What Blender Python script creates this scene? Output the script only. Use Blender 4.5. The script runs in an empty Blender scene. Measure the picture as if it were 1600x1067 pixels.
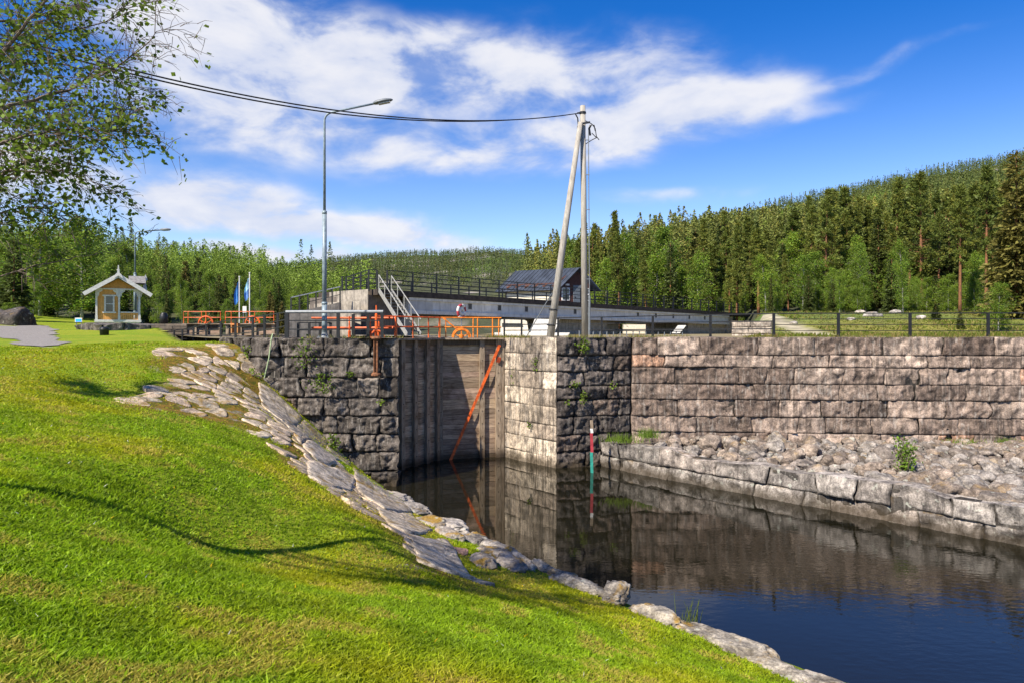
import bpy, math, random
import numpy as np
from mathutils import Vector
R = math.radians
rng = np.random.default_rng(7)
random.seed(7)
S = bpy.context.scene
COL = S.collection
F, CX, HY = 1066.7, 800.0, 518.0          # focal length in photo pixels, principal column, eye level row
ZW = -5.2                                 # water level below the eye
def W(px, py, D): return np.array([(px-CX)/F*D, D, (HY-py)/F*D])
def XD(px, D): return (px-CX)/F*D

# ---------------------------------------------------------------- noise
def _hash(ix, iy, iz, s):
    n = (ix.astype(np.uint32)*np.uint32(374761393) + iy.astype(np.uint32)*np.uint32(668265263)
         + iz.astype(np.uint32)*np.uint32(2246822519) + np.uint32((s*3266489917) & 0xffffffff))
    n = (n ^ (n >> np.uint32(13)))*np.uint32(1274126177)
    n = n ^ (n >> np.uint32(16))
    return (n & np.uint32(0xffff)).astype(np.float64)/32767.5-1
def noise3(p, s=0):
    p = np.asarray(p, float)
    i = np.floor(p).astype(np.int64); f = p-i; u = f*f*(3-2*f)
    r = 0
    for dx in (0, 1):
        for dy in (0, 1):
            for dz in (0, 1):
                w = (u[:, 0] if dx else 1-u[:, 0])*(u[:, 1] if dy else 1-u[:, 1])*(u[:, 2] if dz else 1-u[:, 2])
                r = r+w*_hash(i[:, 0]+dx, i[:, 1]+dy, i[:, 2]+dz, s)
    return r
def fbm(p, o=4, s=0, gain=.5):
    p = np.asarray(p, float); a, t, r = 1., 0., 0
    for k in range(o):
        r = r+a*noise3(p*2**k+k*17.3, s+k); t += a; a *= gain
    return r/t
def sstep(a, b, x):
    t = np.clip((x-a)/(b-a), 0, 1); return t*t*(3-2*t)

# ---------------------------------------------------------------- mesh building
def link(o): COL.objects.link(o); return o
def raw_mesh(name, V, FS, C=None, mat=None, smooth=False):
    """FS: list of integer arrays, each M x k"""
    me = bpy.data.meshes.new(name)
    V = np.asarray(V, np.float32)
    FS = [np.asarray(f, np.int32) for f in FS if len(f)]
    nl = sum(f.size for f in FS); npol = sum(len(f) for f in FS)
    me.vertices.add(len(V)); me.loops.add(nl); me.polygons.add(npol)
    me.vertices.foreach_set('co', V.ravel())
    me.loops.foreach_set('vertex_index', np.concatenate([f.ravel() for f in FS]))
    tot = np.concatenate([np.full(len(f), f.shape[1], np.int32) for f in FS])
    st = np.concatenate([[0], np.cumsum(tot)[:-1]]).astype(np.int32)
    me.polygons.foreach_set('loop_start', st)
    me.polygons.foreach_set('loop_total', tot)
    me.polygons.foreach_set('use_smooth', np.full(npol, bool(smooth)))
    me.update(calc_edges=True)
    at = me.color_attributes.new('Col', 'FLOAT_COLOR', 'POINT')
    c = np.ones((len(V), 4), np.float32)
    if C is not None: c[:, :3] = C
    at.data.foreach_set('color', c.ravel())
    if mat: me.materials.append(mat)
    return me
class MB:
    def __init__(s): s.V = []; s.F = {}; s.C = []; s.n = 0
    def add(s, V, faces, col=(1, 1, 1)):
        V = np.asarray(V, float).reshape(-1, 3)
        for f in faces:
            f = np.asarray(f, np.int64)
            if f.ndim == 1: f = f[None]
            if len(f): s.F.setdefault(f.shape[1], []).append(f+s.n)
        s.V.append(V); c = np.ones((len(V), 3)); c[:] = col; s.C.append(c); s.n += len(V)
        return s
    BOXF = np.array([[0, 1, 3, 2], [4, 6, 7, 5], [0, 4, 5, 1], [2, 3, 7, 6], [0, 2, 6, 4], [1, 5, 7, 3]])
    def obox(s, o, ax, ay, az, col=(1, 1, 1)):
        o, ax, ay, az = (np.asarray(v, float) for v in (o, ax, ay, az))
        V = [o+i*ax+j*ay+k*az for i in (0, 1) for j in (0, 1) for k in (0, 1)]
        f = MB.BOXF
        if np.dot(np.cross(ax, ay), az) < 0: f = f[:, ::-1]
        return s.add(V, [f], col)
    def box(s, c, size, rz=0., col=(1, 1, 1)):
        ca, sa = math.cos(rz), math.sin(rz); c = np.asarray(c, float)
        ax = np.array([ca, sa, 0])*size[0]; ay = np.array([-sa, ca, 0])*size[1]; az = np.array([0, 0, size[2]])
        return s.obox(c-ax/2-ay/2-az/2, ax, ay, az, col)
    def bar(s, p, q, w, h=None, col=(1, 1, 1), up=(0, 0, 1)):
        p, q = np.asarray(p, float), np.asarray(q, float); h = h or w
        d = q-p; d = d/np.linalg.norm(d); up = np.asarray(up, float)
        if abs(np.dot(d, up)) > .97: up = np.array([0, 1., 0])
        sd = np.cross(d, up); sd /= np.linalg.norm(sd); u = np.cross(sd, d)
        return s.obox(p-sd*w/2-u*h/2, q-p, sd*w, u*h, col)
    def tube(s, pts, rad, n=8, col=(1, 1, 1), cap=True):
        pts = np.asarray(pts, float); m = len(pts); rad = np.broadcast_to(np.asarray(rad, float), (m,))
        t = np.gradient(pts, axis=0); t /= np.linalg.norm(t, axis=1)[:, None]+1e-9
        ref = np.array([0, 0, 1.]) if abs(t[0, 2]) < .9 else np.array([1., 0, 0])
        a = np.arange(n)*2*math.pi/n; V = []
        for i in range(m):
            sd = np.cross(t[i], ref); sd /= np.linalg.norm(sd)+1e-9; u = np.cross(sd, t[i]); ref = u
            V.append(pts[i]+rad[i]*(np.cos(a)[:, None]*sd+np.sin(a)[:, None]*u))
        V = np.concatenate(V); f = []
        for i in range(m-1):
            k = np.arange(n); f.append(np.stack([i*n+k, i*n+(k+1) % n, (i+1)*n+(k+1) % n, (i+1)*n+k], 1)[:, ::-1])
        fs = [np.concatenate(f)]
        if cap: fs += [np.arange(n), np.arange(n)[::-1]+(m-1)*n]
        return s.add(V, fs, col)
    def prism(s, poly, o, ax, ay, az, col=(1, 1, 1)):
        """2-D polygon in the (ax, ay) plane at o, extruded by az"""
        o, ax, ay, az = (np.asarray(v, float) for v in (o, ax, ay, az)); n = len(poly)
        a = np.array([o+x*ax+y*ay for x, y in poly]); V = np.concatenate([a, a+az]); k = np.arange(n)
        sides = np.stack([k, (k+1) % n, (k+1) % n+n, k+n], 1)
        return s.add(V, [sides, k[::-1], k+n], col)
    def lathe(s, c, prof, n=12, col=(1, 1, 1)):
        c = np.asarray(c, float); a = np.arange(n)*2*math.pi/n
        V = np.concatenate([c+np.stack([r*np.cos(a), r*np.sin(a), np.full(n, z)], 1) for r, z in prof]); f = []; k = np.arange(n)
        for i in range(len(prof)-1): f.append(np.stack([i*n+k, i*n+(k+1) % n, (i+1)*n+(k+1) % n, (i+1)*n+k], 1))
        return s.add(V, [np.concatenate(f), k[::-1], k+(len(prof)-1)*n], col)
    def ring(s, c, ax, ay, r, w, a0=0, a1=2*math.pi, n=24, col=(1, 1, 1)):
        c, ax, ay = (np.asarray(v, float) for v in (c, ax, ay))
        pts = [c+r*(math.cos(a)*ax+math.sin(a)*ay) for a in np.linspace(a0, a1, n)]
        return s.tube(pts, w, 6, col)
    def mesh(s, name, mat, smooth=False, off=(0, 0, 0)):
        V = np.concatenate(s.V)-np.asarray(off, float)
        return raw_mesh(name, V, [np.concatenate(f) for f in s.F.values()], np.concatenate(s.C), mat, smooth)
def tag(o, label=None, cat=None, group=None, kind=None):
    for k, v in (('label', label), ('category', cat), ('group', group), ('kind', kind)):
        if v: o[k] = v
    return o
def base_of(root):
    return np.array(root.location) if root is not None else np.zeros(3)
def root_of(o):
    p = np.zeros(3)
    while o is not None: p += np.array(o.location); o = o.parent
    return p
def thing(name, label, cat, loc=(0, 0, 0), group=None):
    o = link(bpy.data.objects.new(name, None)); o.location = [float(v) for v in loc]; o.empty_display_size = .3
    return tag(o, label, cat, group, 'thing')
def part(name, mb, mat, parent=None, smooth=False, label=None):
    off = root_of(parent)
    o = link(bpy.data.objects.new(name, mb.mesh(name, mat, smooth, off)))
    if parent is not None: o.parent = parent
    if label: o['label'] = label
    return o
def solo(name, mb, mat, label, cat, group=None, smooth=False, kind='thing', loc=None):
    off = np.zeros(3) if loc is None else np.asarray(loc, float)
    o = link(bpy.data.objects.new(name, mb.mesh(name, mat, smooth, off))); o.location = off
    return tag(o, label, cat, group, kind)
def copy_tree(src, parent=None):
    c = src.copy(); COL.objects.link(c)
    if parent is not None: c.parent = parent
    for ch in src.children: copy_tree(ch, c)
    return c

# ---------------------------------------------------------------- materials
class NT:
    def __init__(s, tree): s.t = tree; s.t.nodes.clear()
    def n(s, typ, ins=None, **kw):
        x = s.t.nodes.new(typ)
        for k, v in kw.items(): setattr(x, k, v)
        for k, v in (ins or {}).items():
            if hasattr(v, 'is_linked') or hasattr(v, 'links'): s.t.links.new(v, x.inputs[k])
            else: x.inputs[k].default_value = v
        return x
    def math(s, op, a, b=0., c=0., clamp=False):
        x = s.n('ShaderNodeMath', {0: a, 1: b, 2: c}, operation=op, use_clamp=clamp); return x.outputs[0]
    def mix(s, fac, a, b, mode='MIX'):
        x = s.n('ShaderNodeMix', data_type='RGBA', blend_type=mode)
        for k, v in ((0, fac), (6, a), (7, b)):
            if hasattr(v, 'links'): s.t.links.new(v, x.inputs[k])
            else: x.inputs[k].default_value = v if k == 0 else tuple(v)[:3]+(1,)
        return x.outputs[2]
    def noise(s, vec, scale, detail=4, rough=.55, dist=0.):
        return s.n('ShaderNodeTexNoise', {'Vector': vec, 'Scale': scale, 'Detail': detail, 'Roughness': rough, 'Distortion': dist}).outputs[0]
    def mapr(s, v, a, b, c=0., d=1.):
        return s.n('ShaderNodeMapRange', {0: v, 1: a, 2: b, 3: c, 4: d}, interpolation_type='SMOOTHSTEP').outputs[0]
    def scale(s, vec, sc):
        return s.n('ShaderNodeMapping', {'Vector': vec, 'Scale': sc}).outputs[0]
    def obj(s): return s.n('ShaderNodeNewGeometry').outputs['Position']
    def loc(s): return s.n('ShaderNodeTexCoord').outputs['Object']
    def col(s): return s.n('ShaderNodeAttribute', attribute_name='Col').outputs['Color']
def new_mat(name):
    m = bpy.data.materials.new(name); m.use_nodes = True; return m, NT(m.node_tree)
def finish(t, color, rough=.8, bump=None, bstr=.3, bdist=.02, metal=0., spec=.5, transl=None):
    ins = {'Base Color': color, 'Roughness': rough, 'Metallic': metal, 'Specular IOR Level': spec}
    p = t.n('ShaderNodeBsdfPrincipled', ins)
    if bump is not None:
        b = t.n('ShaderNodeBump', {'Height': bump, 'Strength': bstr, 'Distance': bdist}); t.t.links.new(b.outputs[0], p.inputs['Normal'])
    sh = p.outputs[0]
    if transl:
        tr = t.n('ShaderNodeBsdfTranslucent', {'Color': color})
        mx = t.n('ShaderNodeMixShader', {0: transl, 1: sh, 2: tr.outputs[0]}); sh = mx.outputs[0]
    t.n('ShaderNodeOutputMaterial', {0: sh})
def simple(name, col, rough=.6, var=.25, scale=6., bump=.15, metal=0., streak=None, spec=.4, bdist=.01):
    """base colour times the Col attribute times a fine noise, optionally dirt running down"""
    m, t = new_mat(name); pos = t.obj()
    nz = t.noise(pos, scale, 5, .6)
    c = t.mix(1., t.col(), tuple(col), 'MULTIPLY')
    lo = tuple(max(0, 1-var) for _ in range(3)); hi = tuple(1+var for _ in range(3))
    c = t.mix(1., c, t.mix(t.mapr(nz, .3, .7), lo, hi), 'MULTIPLY')
    if streak:
        sn = t.noise(t.scale(pos, (3.5, 3.5, .35)), 2., 5, .6)
        c = t.mix(t.math('MULTIPLY', t.mapr(sn, .48, .72), streak[0]), c, streak[1])
    finish(t, c, rough, nz, bump, bdist, metal, spec)
    return m
def stone_mat(name, bstr=.6, dark=.55, pale=.25, moss=0., streaks=True, wet=True, fine=1.):
    m, t = new_mat(name); pos = t.obj(); c = t.col()
    big = t.noise(pos, .55, 4, .6); mid = t.noise(pos, 3.2*fine, 6, .65, .4); fin = t.noise(pos, 22*fine, 4, .7)
    c = t.mix(1., c, t.mix(t.mapr(mid, .3, .72), (.38, .37, .37), (1.5, 1.46, 1.4)), 'MULTIPLY')
    c = t.mix(1., c, t.mix(t.mapr(fin, .3, .7), (.6, .6, .6), (1.36, 1.36, 1.36)), 'MULTIPLY')
    if streaks:
        s1 = t.noise(t.scale(pos, (5.5, 5.5, .42)), 1.3, 6, .66, .15); s2 = t.noise(t.scale(pos, (7.5, 7.5, .5)), 1.4, 6, .66, .15)
        a = t.math('MULTIPLY', t.mapr(s1, .46, .6), t.mapr(big, .34, .54))
        c = t.mix(t.math('MULTIPLY', a, dark), c, (.016, .013, .012))
        b = t.math('MULTIPLY', t.mapr(s2, .52, .66), t.mapr(big, .68, .42))
        c = t.mix(t.math('MULTIPLY', b, pale), c, (.55, .5, .44))
    if moss:
        mn = t.noise(pos, 1.7, 5, .65, .5)
        up = t.n('ShaderNodeSeparateXYZ', {0: t.n('ShaderNodeNewGeometry').outputs['Normal']}).outputs[2]
        f = t.math('MULTIPLY', t.mapr(mn, .52, .66), t.mapr(up, .25, .8))
        c = t.mix(t.math('MULTIPLY', f, moss), c, t.mix(t.mapr(fin, .3, .7), (.19, .1, .012), (.36, .22, .03)))
        l = t.mapr(t.noise(pos, 5.5, 3, .5), .64, .7)
        c = t.mix(t.math('MULTIPLY', l, .5), c, (.42, .43, .36))
    if wet:
        z = t.n('ShaderNodeSeparateXYZ', {0: pos}).outputs[2]
        wob = t.math('MULTIPLY', t.math('SUBTRACT', mid, .5), .35)
        w = t.mapr(t.math('ADD', z, wob), -4.72, -5.12)
        c = t.mix(t.math('MULTIPLY', w, .75), c, (.04, .028, .014))
    h = t.math('ADD', t.math('MULTIPLY', mid, .7), t.math('MULTIPLY', fin, .3))
    finish(t, c, .88, h, bstr, .09, 0, .25)
    return m
def leaf_mat(name, tint=(1, 1, 1), transl=.35, rough=.55, spec=.2):
    m, t = new_mat(name)
    info = t.n('ShaderNodeObjectInfo').outputs['Random']
    v = t.mix(1., t.col(), tint, 'MULTIPLY')
    v = t.mix(1., v, t.mix(info, (.78, .82, .8), (1.22, 1.16, 1.1)), 'MULTIPLY')
    finish(t, v, rough, None, spec=spec, transl=transl)
    return m
M = {}
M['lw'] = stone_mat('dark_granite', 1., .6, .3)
M['light'] = stone_mat('pale_granite', .35, .62, .55)
M['dark'] = stone_mat('dark_pier_granite', .9, .8, .2)  # stone dark in itself, for the pier's inner corner face
M['rw'] = stone_mat('pink_granite', .8, .62, .34)
M['quay'] = stone_mat('quay_granite', .5, .5, .25, .25)
M['rock'] = stone_mat('field_stone', .5, 0, 0, .35, False, True)
M['boulder'] = stone_mat('lichen_stone', .6, 0, 0, .95, False, True)
M['slab'] = stone_mat('paving_stone', .8, 0, 0, .8, False, False, 1.3)
M['mortar'] = simple('joint_dirt', (.05, .042, .035), .95, .4, 5)
M['concrete'] = simple('weathered_concrete', (.3, .27, .235), .85, .3, 3., .2, streak=(.75, (.05, .045, .04)))
M['girder'] = simple('grey_girder_concrete', (.52, .51, .49), .7, .12, 2., .1, streak=(.35, (.12, .11, .1)))
M['deckedge'] = simple('stained_deck_edge', (.05, .038, .03), .9, .4, 4.)
M['black'] = simple('black_paint', (.012, .012, .013), .45, .2, 9., .05)
M['galv'] = simple('galvanised_steel', (.15, .165, .18), .5, .18, 12., .05, .1)
M['lampsteel'] = simple('lamp_steel', (.2, .25, .28), .5, .25, 7., .05, .1)
M['orange'] = simple('orange_paint', (.62, .1, .014), .55, .45, 7., .15, streak=(.55, (.2, .07, .025)))
M['orangegate'] = simple('yellow_orange_paint', (.7, .19, .014), .55, .4, 7., .15, streak=(.45, (.22, .09, .03)))
M['rust'] = simple('rusty_steel', (.17, .07, .03), .85, .45, 9., .3)
M['white'] = simple('white_paint', (.62, .6, .56), .55, .16, 8., .05)
M['stairs'] = simple('pale_stair_steel', (.33, .32, .29), .5, .25, 9., .05, .2)
M['ochre'] = simple('ochre_boards', (.68, .34, .085), .65, .14, 9., .1)
M['roofmetal'] = simple('dark_metal_roof', (.045, .055, .075), .42, .3, 1.5, .04, .5)
M['brown'] = simple('brown_boards', (.06, .02, .013), .7, .25, 7., .1)
M['cream'] = simple('cream_board', (.62, .57, .46), .7, .12, 5., .1)
M['glass'] = simple('dark_glass', (.02, .025, .03), .08, .1, 2., 0., 0, None, .8)
M['slate'] = simple('grey_slate', (.2, .19, .18), .7, .35, 9., .3)
M['lens'] = simple('lamp_lens', (.5, .5, .47), .2, .05, 4., 0)
M['blue'] = simple('blue_cloth', (.05, .2, .5), .8, .1, 6.)
M['red'] = simple('red_paint', (.34, .035, .045), .5, .2, 8.)
M['teal'] = simple('teal_paint', (.03, .26, .2), .5, .2, 8.)
M['cable'] = simple('black_cable', (.012, .012, .014), .5, .1, 9.)
def wood(name, col, dark, along=(1.2, 1.2, 14), stain=.6):
    m, t = new_mat(name); pos = t.obj()
    g = t.noise(t.scale(pos, along), 2.2, 5, .65, .3); f = t.noise(t.scale(pos, tuple(a*3 for a in along)), 3, 4, .6)
    b = t.noise(pos, 1.4, 4, .6)
    c = t.mix(1., t.col(), t.mix(t.mapr(g, .3, .7), dark, col), 'MULTIPLY')
    c = t.mix(t.math('MULTIPLY', t.mapr(b, .5, .68), stain), c, (.1, .055, .025))
    z = t.n('ShaderNodeSeparateXYZ', {0: pos}).outputs[2]
    c = t.mix(t.math('MULTIPLY', t.mapr(z, -4.7, -5.15), .8), c, (.022, .014, .008))
    finish(t, c, .85, t.math('ADD', g, f), .35, .012, 0, .2)
    return m
M['plank'] = wood('weathered_planks', (.46, .34, .235), (.2, .135, .09))
M['post'] = wood('weathered_posts', (.36, .28, .2), (.15, .11, .075), (12, 12, 1.2))
M['pole'] = wood('grey_pole_wood', (.42, .39, .34), (.22, .2, .17), (14, 14, .7), .15)
M['bark'] = wood('birch_bark', (.5, .48, .44), (.08, .07, .06), (3, 3, 9), .1)
M['pinebark'] = wood('pine_bark', (.26, .115, .05), (.09, .05, .03), (6, 6, 2.2), .1)
M['twig'] = simple('twig_bark', (.12, .085, .065), .8, .3, 8.)
M['leaf'] = leaf_mat('birch_leaf', transl=.4)
M['needle'] = leaf_mat('needles', transl=.3)
M['farleaf'] = leaf_mat('far_foliage', transl=.16)
# ---------------------------------------------------------------- camera, sky, sun
cam = link(bpy.data.objects.new('camera', bpy.data.cameras.new('camera')))
cam.data.sensor_width = 36; cam.data.lens = 24; cam.data.shift_y = -15.5/1600; cam.data.clip_end = 20000; cam.data.clip_start = .05
cam.rotation_euler = (R(90), 0, 0); S.camera = cam
S.view_settings.view_transform = 'Standard'; S.view_settings.look = 'None'; S.view_settings.exposure = 1.0; S.view_settings.gamma = 1
S.view_settings.use_curve_mapping = False
S.cycles.use_denoising = True
S.cycles.max_bounces = 6; S.cycles.diffuse_bounces = 3; S.cycles.transmission_bounces = 2; S.cycles.glossy_bounces = 3; S.cycles.transparent_max_bounces = 4
SUN_EL = R(45); SD = np.array([.67, .74, 0]); SD /= np.linalg.norm(SD)         # the way the light travels over the ground
sd = Vector((SD[0]*math.cos(SUN_EL), SD[1]*math.cos(SUN_EL), -math.sin(SUN_EL)))
sun = link(bpy.data.objects.new('sun', bpy.data.lights.new('sun', 'SUN')))
sun.data.energy = 4.7; sun.data.angle = R(.5); sun.data.color = (1, .92, .79); sun.rotation_euler = sd.to_track_quat('-Z', 'Y').to_euler()
wd = bpy.data.worlds.new('World'); S.world = wd; wd.use_nodes = True
t = NT(wd.node_tree)
sky = t.n('ShaderNodeTexSky', sky_type='NISHITA', sun_disc=False, sun_elevation=SUN_EL, sun_rotation=math.atan2(-SD[0], -SD[1]),
          altitude=300, air_density=1.0, dust_density=.25, ozone_density=3.5)
gen = t.n('ShaderNodeTexCoord').outputs['Generated']
xyz = t.n('ShaderNodeSeparateXYZ', {0: gen}).outputs
az = t.math('ARCTAN2', xyz[0], xyz[1])
hyp = t.math('SQRT', t.math('ADD', t.math('MULTIPLY', xyz[0], xyz[0]), t.math('MULTIPLY', xyz[1], xyz[1])))
el = t.math('ARCTAN2', xyz[2], hyp)
ae = t.n('ShaderNodeCombineXYZ', {0: az, 1: el}).outputs[0]
str1 = t.n('ShaderNodeMapping', {'Vector': ae, 'Scale': (4.2, 9., 1), 'Rotation': (0, 0, R(-7))}).outputs[0]
n1 = t.noise(str1, 1.7, 8, .55, .25)
warp = t.n('ShaderNodeTexNoise', {'Vector': str1, 'Scale': 1.3, 'Detail': 4.0}).outputs['Color']
wv = t.n('ShaderNodeVectorMath', {0: warp, 1: (.5, .5, .5)}, operation='SUBTRACT').outputs[0]
wv = t.n('ShaderNodeVectorMath', {0: wv, 1: (.14, .06, 0)}, operation='MULTIPLY').outputs[0]
aew = t.n('ShaderNodeVectorMath', {0: ae, 1: wv}, operation='ADD').outputs[0]
CLOUDS = [(410, 150, 340, 130, 0, 1.15), (330, 20, 330, 120, 0, 1.0), (640, 105, 300, 100, 2, .8), (880, 125, 420, 115, -2, .85), (1090, 165, 260, 52, 7, .9),
          (720, 240, 380, 64, 3, .7), (320, 310, 350, 75, -5, 1.3), (560, 362, 320, 42, -3, 1.15), (1390, 98, 210, 20, 9, .38), (1060, 300, 190, 24, 0, .45),
          (1000, 210, 280, 60, 5, .6), (430, 405, 220, 26, -3, .8), (1190, 195, 230, 34, 9, .42), (640, 400, 420, 26, 1, .5), (-250, 200, 420, 300, 0, .9), (2300, 100, 700, 200, 5, .7), (-1500, 0, 900, 300, 0, .9)]
tot = None
for px, py, a, b, rot, s in CLOUDS:
    ca = math.atan((px-CX)/F); ce = math.atan((HY-py)/F*math.cos(ca)); k = math.cos(ca)/F
    v = t.n('ShaderNodeMapping', {'Vector': aew, 'Location': (ca, ce, 0), 'Rotation': (0, 0, R(rot)), 'Scale': (a*k, b*k, 1)}, vector_type='TEXTURE').outputs[0]
    ln = t.n('ShaderNodeVectorMath', {0: v}, operation='LENGTH').outputs['Value']
    q = t.mapr(ln, 1., 0., 0., s)
    tot = q if tot is None else t.math('ADD', tot, q)
dens = t.math('MULTIPLY', tot, t.mapr(n1, .3, .68, .28, 1.35))
dens = t.mapr(dens, .03, .95)
up = t.mapr(xyz[2], -.02, .03)
dens = t.math('MULTIPLY', t.math('MULTIPLY', dens, .93), up)
hs = t.n('ShaderNodeHueSaturation', {'Hue': .515, 'Saturation': t.mapr(el, .0, .42, 1.08, 1.4), 'Value': t.mapr(el, .0, .42, 1.0, .88), 'Color': sky.outputs[0]}).outputs[0]
shade = t.mix(t.mapr(n1, .4, .65), (3.5, 3.75, 4.5), (4.6, 4.6, 4.8))
skyc = t.mix(dens, hs, shade)
bg = t.n('ShaderNodeBackground', {'Color': skyc, 'Strength': .1})
t.n('ShaderNodeOutputWorld', {0: bg.outputs[0]})

# ---------------------------------------------------------------- lawn: thin plate surface through known heights
CP = []
def cz(px, py, z): D = z*F/(HY-py); CP.append((XD(px, D), D, z))
def cd(px, py, D): CP.append(tuple(W(px, py, D)))
def cw(x, y, z): CP.append((x, y, z))
for a in [(0, 765, -1.7), (175, 790, -2.07), (350, 870, -3.0), (480, 862, -3.24), (600, 840, -3.34), (0, 1067, -1.9), (400, 1067, -2.25), (800, 1067, -2.85), (1100, 1067, -3.85),
          (1205, 1067, -4.85), (1150, 1030, -4.9), (1330, 1067, -5.15), (900, 918, -4.95), (1080, 992, -4.95), (740, 905, -4.5), (650, 868, -3.7), (660, 800, -5.0), (760, 852, -5.0), (830, 882, -5.0),
          (300, 740, -2.2), (200, 900, -2.1), (600, 950, -2.9), (800, 950, -3.7), (950, 1000, -4.1), (450, 745, -2.9)]: cz(*a)
for a in [(420, 606, 23), (500, 681, 22.9), (560, 735, 22.8), (603, 768, 22.6), (480, 705, 17), (420, 650, 18.5), (550, 765, 17), (300, 640, 17), (220, 630, 17), (240, 600, 17),
          (270, 560, 21), (330, 541, 24), (385, 538, 24.3), (0, 540, 25), (150, 539, 25), (0, 600, 14.5), (0, 680, 10), (100, 532, 30), (60, 525, 35), (230, 536, 26), (60, 508, 48), (170, 512, 46)]: cd(*a)
for a in [(0, 0, -1.65), (-3, 0, -1.3), (-8, 2, -1.2), (3, 0, -2.9), (6.5, 3, -3.9), (9.5, 3.2, -4.9), (13, -2, -4.9), (9, -4, -3.6), (0, -6, -1.5), (-10, -6, -.8), (-20, 5, -.5), (-30, 20, 0.), (-40, 40, .8),
          (-45, 60, 1.5), (-20, 45, .1), (-22, 34, -.25), (-16, 33, -.45), (-60, 30, 1.5), (-60, 60, 2.5), (-60, -6, 1.), (-4.2, 22.5, -5.2), (0, 20, -6.6), (6, 14, -6.9), (14, 6, -7)]: cw(*a)
CP = np.array(CP)
def _tps(d2): return np.where(d2 > 1e-9, .5*d2*np.log(np.maximum(d2, 1e-9)), 0)
_n = len(CP); _A = np.zeros((_n+3, _n+3))
_d2 = ((CP[:, None, :2]-CP[None, :, :2])**2).sum(2)
_A[:_n, :_n] = _tps(_d2)+np.eye(_n)*.6
_A[:_n, _n] = 1; _A[:_n, _n+1:] = CP[:, :2]; _A[_n, :_n] = 1; _A[_n+1:, :_n] = CP[:, :2].T
_wt = np.linalg.solve(_A, np.concatenate([CP[:, 2], np.zeros(3)]))
def lawn_z(x, y):
    x = np.atleast_1d(np.asarray(x, float)); y = np.atleast_1d(np.asarray(y, float))
    o = np.empty(len(x))
    for i in range(0, len(x), 60000):
        q = np.stack([x[i:i+60000], y[i:i+60000]], 1)
        d2 = ((q[:, None]-CP[None, :, :2])**2).sum(2)
        o[i:i+60000] = _tps(d2)@_wt[:_n]+_wt[_n]+q@_wt[_n+1:]
    o += .05*fbm(np.stack([x*.55, y*.55, x*0], 1), 3, 5)
    return o
def hit(px, py, dmax=60):
    """the point of the lawn seen in that direction"""
    D = np.linspace(2.5, dmax, 1400); z = (HY-py)/F*D; g = lawn_z(XD(px, D), D)
    k = np.argmax(z < g) if (z < g).any() else len(D)-1
    return np.array([XD(px, D[k]), D[k], g[k]])
def inpoly(x, y, poly):
    poly = np.asarray(poly); r = np.zeros(len(x), bool); j = len(poly)-1
    for i in range(len(poly)):
        xi, yi = poly[i][:2]; xj, yj = poly[j][:2]
        c = ((yi > y) != (yj > y)) & (x < (xj-xi)*(y-yi)/((yj-yi) or 1e-9)+xi); r ^= c; j = i
    return r
# stone paved bank above the wall and gravel path, as outlines on the ground
PAVE_PX = [(262, 541), (350, 536), (378, 540), (385, 572), (408, 610), (428, 640), (470, 676), (510, 712), (548, 748), (590, 782), (660, 842), (745, 908), (715, 905), (650, 885), (636, 846), (560, 790),
           (486, 742), (440, 696), (380, 664), (300, 648), (212, 636), (215, 622), (290, 600), (262, 570)]
PAVE = np.array([hit(*p)[:2] for p in PAVE_PX])
PATH = np.array([hit(*p)[:2] for p in [(-60, 512), (20, 510), (72, 509), (92, 524), (104, 536), (90, 545), (40, 544), (15, 530), (-60, 522)]])
def dist_poly(x, y, poly):
    d = np.full(len(x), 1e9); n = len(poly)
    for i in range(n):
        a, b = poly[i], poly[(i+1) % n]; ab = b-a; L = (ab**2).sum()+1e-9
        u = np.clip(((x-a[0])*ab[0]+(y-a[1])*ab[1])/L, 0, 1)
        d = np.minimum(d, np.hypot(x-a[0]-u*ab[0], y-a[1]-u*ab[1]))
    return np.where(inpoly(x, y, poly), -d, d)
def lawn_ok(x, y):
    """where the bank is: not behind the lock wall's face, nor in the lock"""
    bad = (y > 23.35-(x+3.84)*.03) & (x > -8.6) & (y < 60)
    edge = 25.2+(x+10.8)*(-2.0/2.2)
    bad |= (x > -10.8) & (x <= -8.6) & (y > edge+.3)
    bad |= (y > 25.5) & (x > -10.8-(y-25.2)*.62)
    return ~bad
xs = np.concatenate([np.arange(-70, -24, 1.0), np.arange(-24, 16, .2)]); ys = np.concatenate([np.arange(-8, 30, .2), np.arange(30, 75, 1.)])
gx, gy = np.meshgrid(xs, ys); X, Y = gx.ravel(), gy.ravel(); Z = lawn_z(X, Y)
okv = lawn_ok(X, Y)
dp = dist_poly(X, Y, PAVE)
m_moss = sstep(.9, -.2, dp+.7*fbm(np.stack([X, Y, X*0], 1)*.8, 3, 3))
nx = len(xs); idx = np.arange(len(X)).reshape(len(ys), nx)
q = np.stack([idx[:-1, :-1], idx[:-1, 1:], idx[1:, 1:], idx[1:, :-1]], -1).reshape(-1, 4)
q = q[okv[q].all(1) & (Z[q].max(1) > -6.6)]
used = np.unique(q); re = -np.ones(len(X), int); re[used] = np.arange(len(used))
Cc = np.stack([m_moss, X*0, X*0], 1)
mg, t = new_mat('lawn_soil_and_grass'); pos = t.obj(); mo = t.n('ShaderNodeSeparateColor', {0: t.col()}).outputs[0]
b = t.noise(pos, .5, 4, .6); f = t.noise(pos, 5, 5, .65); g = t.noise(pos, 60, 3, .7)
c = t.mix(t.mapr(b, .35, .65), (.17, .25, .014), (.29, .29, .026)); c = t.mix(t.mapr(f, .35, .7), c, (.18, .25, .016))
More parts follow.
